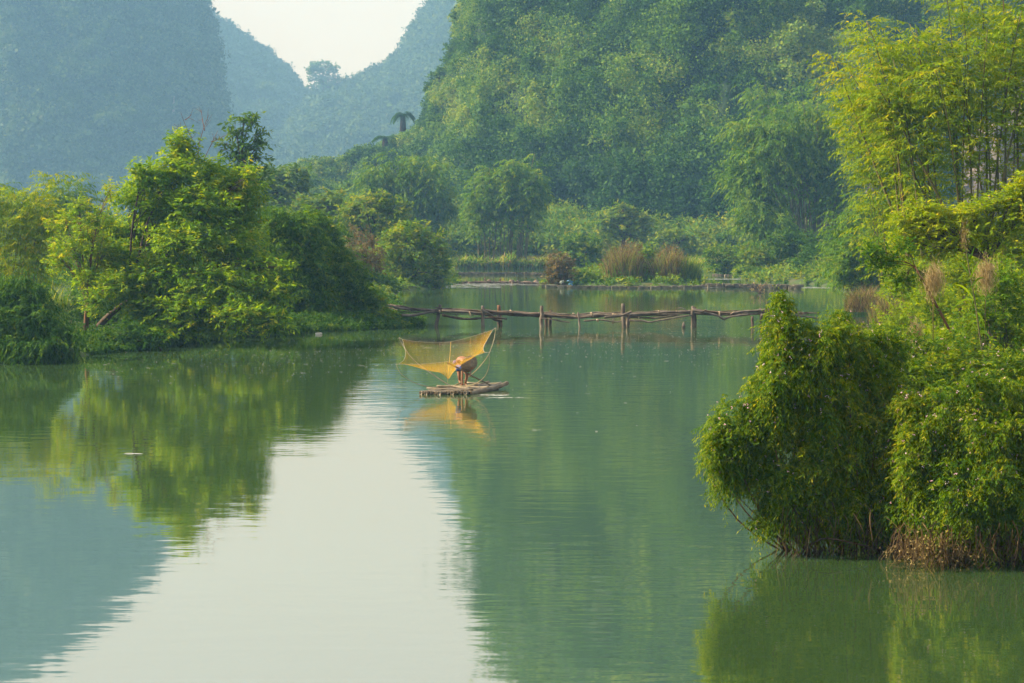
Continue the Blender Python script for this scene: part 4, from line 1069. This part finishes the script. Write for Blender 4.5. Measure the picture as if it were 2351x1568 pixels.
mr = N.new("ShaderNodeMapRange"); mr.inputs[1].default_value = .25; mr.inputs[2].default_value = 1; mr.inputs[3].default_value = .10; mr.inputs[4].default_value = .52
L.new(lw.outputs["Facing"], mr.inputs[0])
m2 = N.new("ShaderNodeMixShader"); L.new(mr.outputs[0], m2.inputs[0]); L.new(tr.outputs[0], m2.inputs[1]); L.new(m1.outputs[0], m2.inputs[2]); L.new(m2.outputs[0], out.inputs[0])
M['net'] = m
M['yellow_cord'] = noise_mat("yellow_cord", (.6, .38, .08), (.8, .55, .15), 10, bump=0)
idx = np.arange(nu_ * nv_).reshape(nv_, nu_)
f = np.stack([idx[:-1, :-1], idx[:-1, 1:], idx[1:, 1:], idx[1:, :-1]], -1).reshape(-1, 4)
mk("netting", S_.reshape(-1, 3), f, M['net'], net, smooth=True)
tb = Tubes(); tb.add(rear, .005, 5); tb.add(spline([C(150, 295, 60.95), cA], 3), .008, 5); tb.add(spline([cB, C(1780, 130, 61.0)], 3), .008, 5); tb.add(spline([cC, C(1662, 540, 58.1)], 3), .008, 5); tb.add(spline([C(98, 741, 58.0), cD], 3), .008, 5)
tb.add(left, .0045, 5); tb.add(right, .006, 5); tb.add(front, .0045, 5); tb.build("rim_cord", M['rope'], net)
tb = Tubes()
jc = int(cu * (nu_ - 1)); tb.add(S_[:, jc] - [0, 0, .004], .006, 4); low = S_[int(ct * (nv_ - 1)), jc]
tb.add([low, low - [0, 0, .12]], .004, 4); tb.build("centre_cord", M['yellow_cord'], net)
hub = C(1040, 1118, 58.9)
ribs = [([C(150, 295, 60.95), C(205, 400, 60.8), C(320, 580, 60.4), C(480, 745, 60.0), C(700, 900, 59.5), C(860, 1010, 59.2), hub], 'dark_rod', .013, .021),
        ([C(100, 741, 58.0), C(150, 855, 58.0), C(240, 950, 58.1), C(400, 1050, 58.2), C(600, 1110, 58.4), C(850, 1135, 58.7), hub], 'tan_rod', .007, .018),
        ([C(1780, 130, 61.0), C(1745, 330, 60.8), C(1660, 570, 60.4), C(1550, 730, 60.0), C(1400, 890, 59.6), C(1200, 1040, 59.2), hub], 'tan_rod', .010, .021),
        ([C(1662, 540, 58.1), C(1666, 740, 58.1), C(1620, 900, 58.2), C(1530, 1010, 58.3), C(1400, 1080, 58.5), C(1220, 1112, 58.7), hub], 'tan_rod', .007, .018)]
for pts, mt, ra, rb in ribs:
    pp = spline(pts, 6); tb = Tubes(); tb.add(pp, np.linspace(ra, rb, len(pp)), 6); tb.build("rib", M[mt], net)
tb = Tubes()
for a in range(7):
    an = a * .9; tb.add(bez(hub + .05 * np.array([cos(an), sin(an), .3]), hub + np.array([0, 0, .09]), hub - .05 * np.array([cos(an), sin(an), -.2]), 7), .011, 5)
tb.build("lashing", M['rope'], net)

# long handle held by the man
tb = Tubes(); pl_ = [C(955, 716, 58.6), C(1160, 812, 58.75), C(1350, 922, 58.85), C(1600, 1050, 58.95), C(1850, 1182, 59.0)]
pp = spline(pl_, 6); pp = np.vstack([pp, pp[-1] + (pp[-1] - pp[-2]) * 2.0]); tb.add(pp, np.linspace(.027, .024, len(pp)), 8)
o = tb.build("pole", M['dark_rod']); tag(o, "long dark pole gripped by the bent man, its end dipped in the river", "pole")

# ---- the man
def skin(name, verts, edges, radii, mat, parent=None, sub=2, root=0):
    me = bpy.data.meshes.new(name + "_cage"); me.from_pydata([tuple(map(float, v)) for v in verts], edges, []); me.update()
    ob = bpy.data.objects.new(name + "_cage", me); COL.objects.link(ob)
    md = ob.modifiers.new("skin", 'SKIN'); md.use_smooth_shade = True; md.branch_smoothing = .4
    if not me.skin_vertices: return None
    for i, r in enumerate(radii):
        sv = me.skin_vertices[0].data[i]; rr = r if isinstance(r, tuple) else (r, r); sv.radius = rr; sv.use_root = (i == root)
    sb = ob.modifiers.new("sub", 'SUBSURF'); sb.levels = sub; sb.render_levels = sub
    bpy.context.view_layer.update()
    dg = bpy.context.evaluated_depsgraph_get()
    m2_ = bpy.data.meshes.new_from_object(ob.evaluated_get(dg)); m2_.name = name
    bpy.data.objects.remove(ob)
    m2_.polygons.foreach_set("use_smooth", [True] * len(m2_.polygons)); m2_.materials.clear(); m2_.materials.append(mat)
    o = bpy.data.objects.new(name, m2_); COL.objects.link(o)
    if parent: o.parent = parent; o.matrix_parent_inverse = parent.matrix_basis.inverted()
    return o


M['skin'] = noise_mat("tanned_skin", (.22, .105, .055), (.30, .15, .085), 6, rough=.5, bump=.05)
M['shorts'] = noise_mat("blue_cloth", (.03, .07, .30), (.06, .13, .45), 12, rough=.9, bump=.3)
M['waist'] = noise_mat("mauve_cloth", (.10, .08, .18), (.18, .15, .28), 12, rough=.9, bump=.3)
M['straw'] = noise_mat("straw_hat", (.13, .11, .08), (.30, .25, .18), 14, rough=.8, stretch=(1, 1, 1), bump=.4)
man = thing("person", "shirtless man in blue shorts and a wide conical hat bending double on the raft", "person", CG(1220, 1112, .13))
fz = .135
J = {}
v_ = []; e_ = []; rd_ = []


def add(nm, p, r, frm=None):
    J[nm] = len(v_); v_.append(p); rd_.append(r)
    if frm is not None: e_.append((J[frm], J[nm]))


def foot(cx, cy, z=fz):
    return CG(cx, cy, z)


fl, fr_ = foot(1195, 1098), foot(1262, 1096)
add("pelvis", C(1140, 765, 59.25), (.135, .12))
add("waist", C(1128, 700, 59.25), (.115, .10), "pelvis"); add("belly", C(1155, 655, 59.2), (.125, .10), "waist"); add("chest", C(1215, 645, 59.1), (.15, .105), "belly")
add("upper", C(1275, 675, 59.0), (.13, .09), "chest"); add("neck", C(1318, 715, 58.93), .055, "upper"); add("head0", C(1340, 745, 58.88), .085, "neck"); add("head1", C(1362, 780, 58.84), .09, "head0"); add("head2", C(1375, 812, 58.8), .06, "head1"); add("nose", C(1352, 815, 58.86), .018, "head2")
# near arm hanging straight to the raft
add("sh_l", C(1240, 715, 58.88), .058, "upper"); add("ua_l", C(1226, 800, 58.86), .050, "sh_l"); add("el_l", C(1214, 880, 58.85), .042, "ua_l"); add("fa_l", C(1210, 960, 58.85), .040, "el_l"); add("wr_l", C(1208, 1045, 58.86), .027, "fa_l"); add("pa_l", C(1212, 1075, 58.86), (.036, .020), "wr_l")
for q, (dx, L_) in enumerate(((-16, 26), (-6, 32), (5, 30), (15, 24))):
    add("f%da" % q, C(1212 + dx, 1075 + L_ * .55, 58.84), .0095, "pa_l"); add("f%db" % q, C(1212 + dx * 1.15, 1075 + L_ * 1.15, 58.86), .008, "f%da" % q)
add("th_a", C(1236, 1072, 58.80), .010, "wr_l"); add("th_b", C(1242, 1088, 58.78), .009, "th_a")
# far arm reaching to the pole
add("sh_r", C(1325, 690, 59.08), .058, "upper"); add("ua_r", C(1345, 765, 59.05), .046, "sh_r"); add("el_r", C(1352, 845, 59.0), .040, "ua_r"); add("fa_r", C(1350, 880, 58.95), .035, "el_r"); add("wr_r", C(1352, 905, 58.91), .026, "fa_r"); add("pa_r", C(1340, 916, 58.89), (.034, .022), "wr_r")
for q, (ox, oy) in enumerate(((-14, -10), (-4, -4), (8, 4), (18, 12))):
    add("g%da" % q, C(1338 + ox, 912 + oy, 58.81), .010, "pa_r"); add("g%db" % q, C(1332 + ox, 932 + oy, 58.80), .009, "g%da" % q); add("g%dc" % q, C(1334 + ox, 940 + oy, 58.86), .008, "g%db" % q)
add("gt_a", C(1318, 902, 58.86), .011, "wr_r"); add("gt_b", C(1310, 912, 58.82), .010, "gt_a")
# legs
add("hip_l", C(1150, 815, 59.3), .088, "pelvis"); add("th_l", C(1158, 880, 59.25), .072, "hip_l"); add("kn_l", C(1160, 945, 59.2), .052, "th_l"); add("ca_l", C(1166, 1005, 59.3), .052, "kn_l"); add("an_l", fl + [-.03, .05, .06], .033, "ca_l"); add("he_l", fl + [-.03, .06, .01], .034, "an_l"); add("to_l", fl + [.03, -.10, .0], (.040, .022), "an_l")
add("hip_r", C(1205, 800, 59.1), .088, "pelvis"); add("th_r", C(1258, 850, 59.0), .076, "hip_r"); add("kn_r", C(1292, 915, 58.9), .058, "th_r"); add("ca_r", C(1285, 985, 59.0), .056, "kn_r"); add("an_r", fr_ + [0, .04, .06], .033, "ca_r"); add("he_r", fr_ + [-.01, .06, .01], .034, "an_r"); add("to_r", fr_ + [.07, -.08, .0], (.040, .022), "an_r")
body = skin("body", v_, e_, rd_, M['skin'], man)
skin("shorts", [C(1122, 735, 59.25), C(1140, 790, 59.22), C(1150, 830, 59.28), C(1158, 868, 59.26), C(1205, 805, 59.1), C(1235, 838, 59.04)], [(0, 1), (1, 2), (2, 3), (1, 4), (4, 5)], [(.15, .135), (.155, .14), .108, .094, .108, .094], M['shorts'], man)
skin("waistband", [C(1104, 745, 59.26), C(1100, 712, 59.26), C(1106, 672, 59.24)], [(0, 1), (1, 2)], [(.125, .115), (.125, .115), (.10, .09)], M['waist'], man)
# conical hat
ax = norm(np.array([.42, -.80, -.36])); hc = C(1340, 748, 58.84); a_ = norm(np.cross(ax, [0, 0, 1.0])); b_ = np.cross(ax, a_)
V_ = []; F_ = []; ns_ = 64
prof = [(.0, .20), (.03, .195), (.10, .145), (.18, .09), (.25, .045), (.305, .01), (.312, .0), (.300, .0), (.245, .035), (.17, .08), (.09, .13), (.0, .18)]
for (rr, h) in prof:
    for j in range(ns_):
        a = 2 * pi * j / ns_; w_ = 1 + (.012 * (j % 2) if rr > .02 else 0) + .015 * sin(3 * a)
        V_.append(hc + ax * (h - .05) + (a_ * cos(a) + b_ * sin(a)) * rr * w_)
for i in range(len(prof) - 1):
    for j in range(ns_):
        k = (j + 1) % ns_; F_.append((i * ns_ + j, i * ns_ + k, (i + 1) * ns_ + k, (i + 1) * ns_ + j))
mk("hat", np.array(V_), F_, M['straw'], man)

# ================================================================== FOOTBRIDGE
def S(sx, sy, Y):
    return P(sx * .57397, sy * .57397, Y)


def b1(x, y): return (1500 + x / 2.612, 1180 + y / 2.612)
def b2(x, y): return (2350 + x / 2.939, 1180 + y / 2.939)


def crooked(pts, ra, rb, name, parent, mat, seed, n=22, wob=.02, sides=8):
    r = np.random.default_rng(seed); pp = resamp(spline(pts, 6), n)
    ph = r.random(6) * 6.28; t = np.linspace(0, 1, n)
    L_ = np.linalg.norm(pp[-1] - pp[0])
    pp[:, 2] += wob * (np.sin(t * L_ * 1.7 + ph[0]) + .6 * np.sin(t * L_ * 4.1 + ph[1]))
    pp[:, 1] += wob * (np.sin(t * L_ * 1.9 + ph[2]))
    rr = np.linspace(ra, rb, n) * (1 + .10 * np.sin(t * L_ * 6 + ph[3]) + r.normal(0, .04, n))
    tb = Tubes(); tb.add(pp, rr, sides); return tb.build(name, M[mat], parent)


bridge = thing("footbridge", "rickety footbridge of crooked branches on short posts across the river", "footbridge", G(1330, 748))
posts = [(b1(638, 282), b1(684, 100), 98.6, .105, 'wood'), (b1(1128, 292), b1(1127, 112), 97.6, .105, 'wood'), (b1(1312, 290), b1(1293, 105), 99.6, .12, 'bark_red'), (b1(1738, 306), b1(1742, 112), 97.4, .11, 'wood'),
         (b1(1826, 300), b1(1838, 160), 99.4, .11, 'bark'), (b1(1790, 300), b1(1782, 215), 99.2, .10, 'bark'), (b1(2140, 325), b1(2122, 180), 97.4, .06, 'wood'), (b2(430, 372), b2(416, 100), 97.2, .125, 'wood'), (b2(470, 362), b2(488, 200), 97.6, .12, 'wood'),
         (b2(1240, 375), b2(1238, 132), 97.1, .115, 'wood'), (b2(1262, 372), b2(1263, 142), 98.1, .10, 'wood_dark'), (b2(1942, 375), b2(1936, 250), 97.3, .085, 'wood_dark'), (b2(2042, 375), b2(2035, 155), 97.8, .075, 'wood_dark'), (b2(2085, 385), b2(2195, 185), 97.0, .08, 'wood'),
         ((1500 + 1300 / 2.612, 1180 + 292 / 2.612), b1(1290, 200), 98.8, .10, 'bark')]
for i, (a, b, Y_, rr, mt) in enumerate(posts):
    A_ = S(*a, Y_); B_ = S(*b, Y_); A_[2] = -.9; A_[0] = S(*a, Y_)[0]
    t = np.linspace(0, 1, 7)[:, None]; W0 = S(*a, Y_); W0[2] = 0
    pp = np.vstack([A_, W0 + (B_ - W0) * np.linspace(0, 1, 6)[:, None]])
    r_ = np.random.default_rng(i); pp[1:-1] += r_.normal(0, .012, (5, 3))
    tb = Tubes(); tb.add(pp, rr * np.array([1.05, 1.05, 1, .95, .97, .92, .80]), 9); tb.build("post", M[mt], bridge)
dk = [b1(100, 108), b1(350, 160), b1(670, 170), b1(1128, 185), b1(1500, 205), b1(1740, 212), b1(2130, 232), b2(0, 240), b2(420, 235), b2(800, 225), b2(1240, 195), b2(1600, 220), b2(2040, 205), b2(2230, 215), (3300, 1262), (3650, 1240)]
dkx = [p[0] for p in dk]; dky = [p[1] for p in dk]
dY = lambda x: np.interp(x, [1500, 1760, 3650], [101.5, 98.3, 97.4])
r_ = np.random.default_rng(17); segs = [(1540, 1780), (1560, 1950), (1740, 2060), (1755, 2180), (1920, 2180), (1925, 2330), (2140, 2380), (2150, 2520), (2300, 2520), (2330, 2640), (2490, 2790), (2500, 2850), (2640, 2900), (2760, 3060), (2780, 3130), (2900, 3140), (3020, 3200), (3060, 3260)]
q = 0
for rep in range(4):
    for (xa, xb) in segs:
        xa2 = xa + r_.uniform(-30, 30); xb2 = xb + r_.uniform(-30, 30); off = (rep - 1.5) * .17 + r_.normal(0, .05); dz = r_.uniform(-8, 7)
        xs = np.linspace(xa2, xb2, 4)
        pts = [S(x, np.interp(x, dkx, dky) + dz + r_.normal(0, 2.2), dY(x) + off) for x in xs]
        ra = r_.uniform(.025, .052) if rep else r_.uniform(.04, .068)
        crooked(pts, ra, ra * r_.uniform(.5, .85), "log", bridge, ['wood', 'wood', 'wood_dark', 'wood'][r_.integers(4)], 400 + q, wob=.035); q += 1
# the marked sagging limbs
for i, (pts, Y_, ra, mt) in enumerate((([b1(700, 205), b1(860, 238), b1(1050, 250), b1(1250, 235), b1(1378, 252)], 97.9, .075, 'bark'), ([b1(1190, 205), b1(1240, 250), b1(1290, 270), b1(1330, 275)], 98.6, .10, 'bark'), ([b1(1740, 250), b1(1870, 258), b1(1950, 278), b1(2038, 286)], 97.3, .045, 'wood'),
                                       ([b1(270, 215), b1(420, 205), b1(560, 180), b1(670, 160)], 98.4, .085, 'wood'), ([b1(100, 108), b1(250, 140), b1(450, 158), b1(640, 172)], 99.6, .07, 'wood'), ([b2(-40, 298), b2(150, 296), b2(345, 318), b2(420, 300)], 97.2, .05, 'wood'),
                                       ([b2(490, 305), b2(640, 300), b2(730, 320), b2(860, 290), b2(1080, 262), b2(1220, 240)], 97.0, .055, 'wood'), ([b2(1225, 175), b2(1400, 210), b2(1540, 245), b2(1605, 282), b2(1680, 250), b2(1900, 235)], 96.9, .075, 'wood'), ([b2(1235, 180), b2(1330, 195), b2(1400, 172)], 96.8, .06, 'wood'),
                                       ([b2(200, 265), b2(380, 240), b2(520, 190)], 96.9, .085, 'wood'), ([b2(2040, 240), b2(2120, 235), b2(2235, 205)], 97.0, .10, 'wood'), ([b1(700, 165), b1(900, 178), b1(1120, 190)], 97.6, .085, 'wood'), ([b1(1110, 150), b1(1190, 200), b1(1240, 225)], 97.4, .07, 'wood'),
                                       ([b1(1140, 165), b1(1400, 185), b1(1730, 205)], 97.7, .085, 'wood_dark'), ([b2(500, 230), b2(760, 215), b2(1220, 190)], 97.3, .08, 'wood'), ([b2(500, 255), b2(680, 262), b2(860, 270), b2(1060, 235)], 97.6, .06, 'wood'))):
    crooked([S(a, b, Y_) for a, b in pts], ra, ra * .75, "branch", bridge, mt, 500 + i, wob=.02)
for i, (a, b, rr) in enumerate(((b1(1412, 160), b1(1440, 182), .06), (b1(2258, 182), b1(2275, 228), .06), (b1(2065, 192), b1(2095, 208), .05), (b2(42, 205), b2(62, 255), .065), (b2(290, 225), b2(355, 235), .05), (b2(110, 285), b2(122, 312), .075), (b2(300, 280), b2(298, 335), .06),
                                (b2(832, 185), b2(848, 205), .045), (b2(1040, 180), b2(1042, 200), .03), (b2(1548, 190), b2(1550, 255), .05), (b2(1680, 225), b2(1725, 195), .03), (b1(672, 160), b1(676, 185), .05), (b2(598, 258), b2(602, 275), .04), (b1(985, 175), b1(1000, 225), .05))):
    tb = Tubes(); A_ = S(*a, 96.85); B_ = S(*b, 96.95); tb.add([A_, (A_ + B_) / 2 + [.02, 0, .01], B_], [rr * .7, rr * .8, rr * .75], 7); tb.build("stub", M['wood_pale'], bridge)
for i in range(46):
    x_ = r_.uniform(1640, 3200); A_ = S(x_, np.interp(x_, dkx, dky) + r_.uniform(-6, 8), dY(x_) - .3); B_ = A_ + np.array([r_.normal(0, .5), r_.uniform(-.2, .5), r_.normal(0, .10)])
    crooked([A_, (A_ + B_) / 2 + r_.normal(0, .05, 3), B_], r_.uniform(.015, .035), .012, "twig", bridge, ['wood', 'wood_dark', 'bark'][i % 3], 700 + i, n=8, wob=.02, sides=5)
tb = Tubes(); tb.add([S(*b2(1126, 392), 96.5), S(*b2(1130, 350), 96.5), S(*b2(1130, 316), 96.5)], [.10, .09, .03], 7); tag(tb.build("stake", M['wood']), "short broken stake poking out of the water under the footbridge", "stake")

# ================================================================== WEIRS, STONES, FOAM
def stones(lv_v, lv_f, c, s, r):
    base = np.array([(-1, -1, -1), (1, -1, -1), (1, 1, -1), (-1, 1, -1), (-1, -1, 1), (1, -1, 1), (1, 1, 1), (-1, 1, 1)], float)
    v = base * s * .5 * r.uniform(.72, 1.1, (8, 3)); a = r.normal(0, .25); ca, sa = cos(a), sin(a)
    v = np.stack([v[:, 0] * ca - v[:, 2] * sa * .5, v[:, 1], v[:, 2] + v[:, 0] * sa * .4], -1) + c
    n = sum(len(x) for x in lv_v); lv_v.append(v)
    for f in ((0, 3, 2, 1), (4, 5, 6, 7), (0, 1, 5, 4), (1, 2, 6, 5), (2, 3, 7, 6), (3, 0, 4, 7)): lv_f.append(tuple(n + i for i in f))


def stone_row(name, label, cat, pts, height, size, seed, rows=2, per=1.0, depth=1.2):
    r = np.random.default_rng(seed); Vv = []; Ff = []
    pts = [np.array(p, float) for p in pts]; pp = np.array(pts); L_ = np.linalg.norm(np.diff(pp, axis=0), axis=1).sum(); n = int(L_ / size / .62 * per); pp = resamp(pp, n)
    for row in range(rows):
        for i in range(n):
            for dd_ in range(2):
                c = pp[i] + np.array([r.normal(0, size * .25), (dd_ - .5) * depth * .5 + r.normal(0, .12), (row + .4) * height / rows + r.normal(0, height * .06)])
                if row == rows - 1 and r.random() < .12: continue
                stones(Vv, Ff, c, size * r.uniform(.6, 1.25) * np.array([1.1, .9, .62 if rows > 1 else .7]), r)
    return tag(mk(name, np.concatenate(Vv), Ff, M['stone']), label, cat)


stone_row("stone_weir", "long low dry stone weir in front of the far bank grass", "weir", [G(1035, 631), G(1120, 631), G(1200, 631), G(1262, 633)], .3, .36, 1, 2)
stone_row("stone_weir", "short piece of stone weir showing through the reeds of the island", "weir", [G(1300, 632), G(1380, 633)], .3, .36, 2, 2)
stone_row("stone_weir", "low stone weir on the right with flat slabs and a grass tuft", "weir", [G(1622, 660), G(1700, 661), G(1770, 662), G(1838, 663)], .38, .42, 3, 2)
stone_row("stone_edging", "rough stone edging along the waterline of the reed island", "stone edging", [G(1252, 659), G(1330, 661), G(1450, 662), G(1600, 661), G(1622, 658)], .22, .36, 4, 1)
stone_row("stone_edging", "few loose stones below the right bank by the upper rapid", "stone edging", [G(1640, 632), G(1700, 636), G(1760, 642)], .15, .32, 5, 1, per=.6)
bush("leafy_shrub", "small green tuft growing on the left end of the right stone weir", "shrub", 167, [(1642, 650, 14, 7), (1655, 653, 10, 5)], (1645, 658), 'leaf_bush', 190, basez=.3, L=.28, W=.1, cover=6, n=8, Ls=.4, stems=4, sr=.02)
Vv = []; Ff = []; r_ = np.random.default_rng(6)
import bmesh
bm = bmesh.new(); bmesh.ops.create_icosphere(bm, subdivisions=3, radius=1)
for v in bm.verts:
    c_ = np.array(v.co); d_ = 1 + .28 * N1.fbm(np.array([c_[0] * 1.4 + 4]), np.array([c_[2] * 1.6 + c_[1]]), 3)[0]
    v.co = Vector((c_[0] * 1.05 * d_, c_[1] * .8 * d_, c_[2] * .75 * d_))
me = bpy.data.meshes.new("boulder"); bm.to_mesh(me); bm.free(); me.materials.append(M['rock'])
o = bpy.data.objects.new("boulder", me); COL.objects.link(o); o.location = tuple(G(1222, 612) + [0, 0, .35]); o.rotation_euler = (0, .15, .4); o.scale = (1.5, 1.2, 1.2)
tag(o, "single pale boulder in the shallows below the far bank grass", "boulder")
# old stakes and debris in the left weir
r_ = np.random.default_rng(41)
where = ["leftmost leaning stake of the foaming weir", "tall stake beside the leftmost one in the foaming weir", "thin stub third from the left in the foaming weir", "dark clump stake fourth from the left in the foaming weir", "fifth stake from the left in the foaming weir", "sixth stake, tall and thin, in the foaming weir",
         "seventh stake, short and thick, in the foaming weir", "leaning pale stake in the middle of the foaming weir", "blocky dark stump right of the leaning pale stake", "taller stump right of the blocky one in the foaming weir", "thin stake near the right part of the foaming weir", "wide dark stump near the island end of the foaming weir", "last low stump touching the reed island"]
ud = lambda x: (1780 + x / 3.265) * .57397
for i, (x_, h_, w_, ln) in enumerate(((135, 55, .10, .2), (168, 70, .11, 0), (280, 28, .12, .02), (318, 14, .3, 0), (395, 34, .07, .04), (522, 62, .10, 0), (578, 42, .28, 0), (716, 58, .09, .12), (780, 20, .42, 0), (870, 38, .34, 0), (952, 34, .13, 0), (1070, 22, .55, 0), (1205, 20, .5, .1))):
    c_ = G(ud(x_), 649); h = h_ / 3.265 * .57397 * c_[1] / FV
    tb = Tubes(); tb.add([c_ - [0, 0, .5], c_ + [ln * .3, 0, h * .5], c_ + [ln, 0, h]], [w_ * 1.2, w_, w_ * .6], 7); tag(tb.build("stake", M['wood_dark']), where[i], "stake", "stakes of the foaming weir")
Vv = []; Ff = []
ll = resamp(np.array([G(1028, 651), G(1100, 650), G(1200, 651), G(1272, 655)]), 70)
for c_ in ll:
    if r_.random() < .7: stones(Vv, Ff, c_ + np.array([r_.normal(0, .1), r_.normal(0, .3), .05]), np.array([.7, .5, .3]) * r_.uniform(.5, 1.2), r_)
tag(mk("weir_sill", np.concatenate(Vv), Ff, M['wood_dark']), "dark broken sill of the foaming weir between its stakes", "weir")


def flecks(name, label, pts, sx, sy, mat, r, z=.012, kind="stuff"):
    n = len(pts); a = np.arange(6) * pi / 3
    V = np.zeros((n, 6, 3)); rx = np.asarray(sx) * r.uniform(.5, 1.3, n); ry = np.asarray(sy) * r.uniform(.5, 1.3, n)
    V[..., 0] = pts[:, None, 0] + rx[:, None] * np.cos(a) * r.uniform(.7, 1.2, (n, 6)); V[..., 1] = pts[:, None, 1] + ry[:, None] * np.sin(a) * r.uniform(.7, 1.2, (n, 6))
    V[..., 2] = z + r.uniform(0, .01, (n, 1))
    return tag(mk(name, V.reshape(-1, 3), np.arange(n * 6).reshape(-1, 6), M[mat]), label, kind=kind)


def gpts(n, xa, xb, ya, yb, r, dens=None):
    vx = r.uniform(xa, xb, n); vy = r.uniform(ya, yb, n)
    return np.array([G(a, b) for a, b in zip(vx, vy)])


r_ = np.random.default_rng(51)
A_ = gpts(330, 1030, 1270, 651, 655, r_); B_ = gpts(300, 1018, 1150, 654, 662, r_); C_ = gpts(160, 1608, 1660, 657, 661, r_); D_ = gpts(150, 1625, 1700, 640, 642, r_); E_ = gpts(200, 1800, 1930, 659, 662, r_)
flecks("foam", "white foam of the water running over the weirs", np.vstack([A_, B_, C_, D_, E_]), .34, .09, 'foam_thin', r_)
vx = np.concatenate([r_.uniform(1030, 1760, 260), r_.uniform(560, 1750, 700), r_.uniform(200, 900, 260), r_.uniform(1100, 1700, 25)]); vy = np.concatenate([r_.normal(768, 9, 260), r_.normal(800, 20, 700), r_.normal(840, 22, 260), r_.uniform(830, 1000, 25)])
pp = np.array([G(a, b) for a, b in zip(vx, vy)]); pp = pp[land(pp[:, 0], pp[:, 1]) < -.5]
flecks("floating_fluff", "tiny pale flecks of fluff drifting on the river", pp, .028 * np.exp(r_.normal(0, .6, len(pp))), .03, 'foam', r_)
A_ = np.array([G(*p) for p in [(r_.uniform(1105, 1165), r_.uniform(906, 910)) for _ in range(40)] + [(r_.uniform(1120, 1220), r_.normal(914, .7)) for _ in range(30)] + [(r_.uniform(290, 320), r_.normal(1043, 1)) for _ in range(14)]])
flecks("ripple_foam", "thin white ripples beside the raft and on the open water", A_, .11, .02, 'foam', r_)
# litter washed up on the left shore
for i, (x_, y_, cl, lab) in enumerate(((598, 768, (.7, .75, .78), "white foam scrap washed up under the left shrubs"), (557, 766, (.35, .5, .7), "pale blue plastic scrap washed up on the left shore"), (735, 768, (.75, .72, .68), "pale litter at the waterline below the feathery shrub"), (545, 769, (.7, .7, .68), "leftmost white scrap of litter on the left shore"))):
    c_ = G(x_, y_); r2 = np.random.default_rng(60 + i); Vv = []; Ff = []
    for q in range(3): stones(Vv, Ff, c_ + np.array([r2.normal(0, .12), r2.normal(0, .08), .05]), np.array([.26, .16, .10]) * r2.uniform(.6, 1.1), r2)
    mm = noise_mat("plastic_scrap", tuple(c * .8 for c in cl), cl, 8, rough=.4, bump=.1)
    tag(mk("litter", np.concatenate(Vv), Ff, mm), lab, "litter")
# snag in the far pool
th = thing("snag", "small brush snag with pale dry leaves standing in the pool right of the island", "snag", G(1745, 672))
tb = Tubes(); lv = Leaves(); c_ = G(1747, 673)
for i in range(16):
    e = c_ + np.array([r_.normal(-.2, .45), r_.normal(0, .2), r_.uniform(.2, 1.3)]); tb.add(bez(c_ + r_.normal(0, .15, 3) * [1, 1, 0], (c_ + e) / 2 + r_.normal(0, .15, 3), e, 5), [.04, .035, .03, .025, .015], 4)
    if i % 3 == 0: lv.add(np.repeat(e[None], 8, 0) + r_.normal(0, .08, (8, 3)), r_.normal(size=(8, 3)), r_.normal(size=(8, 3)), np.full(8, .22), np.full(8, .12), r_.random(8) * .4 + .6)
tb.build("twigs", M['wood_dark'], th); lv.build("dry_leaves", M['dry'], th)
# litter caught on the island
for i, (x_, y_, cl, lab) in enumerate(((1310, 648, (.12, .3, .5), "blue rag snagged in the left of the island"), (1290, 645, (.35, .4, .35), "grey green rag snagged beside the rusty reed clump"))):
    c_ = P(x_, y_, 168.6); r2 = np.random.default_rng(70 + i); lv = Leaves(); lv.add(c_ + r2.normal(0, .14, (12, 3)), r2.normal(size=(12, 3)) + [0, 0, -1], r2.normal(size=(12, 3)), np.full(12, .35), np.full(12, .18), r2.random(12))
    tag(lv.build("rag", noise_mat("rag_cloth", tuple(c * .7 for c in cl), cl, 4)), lab, "rag")
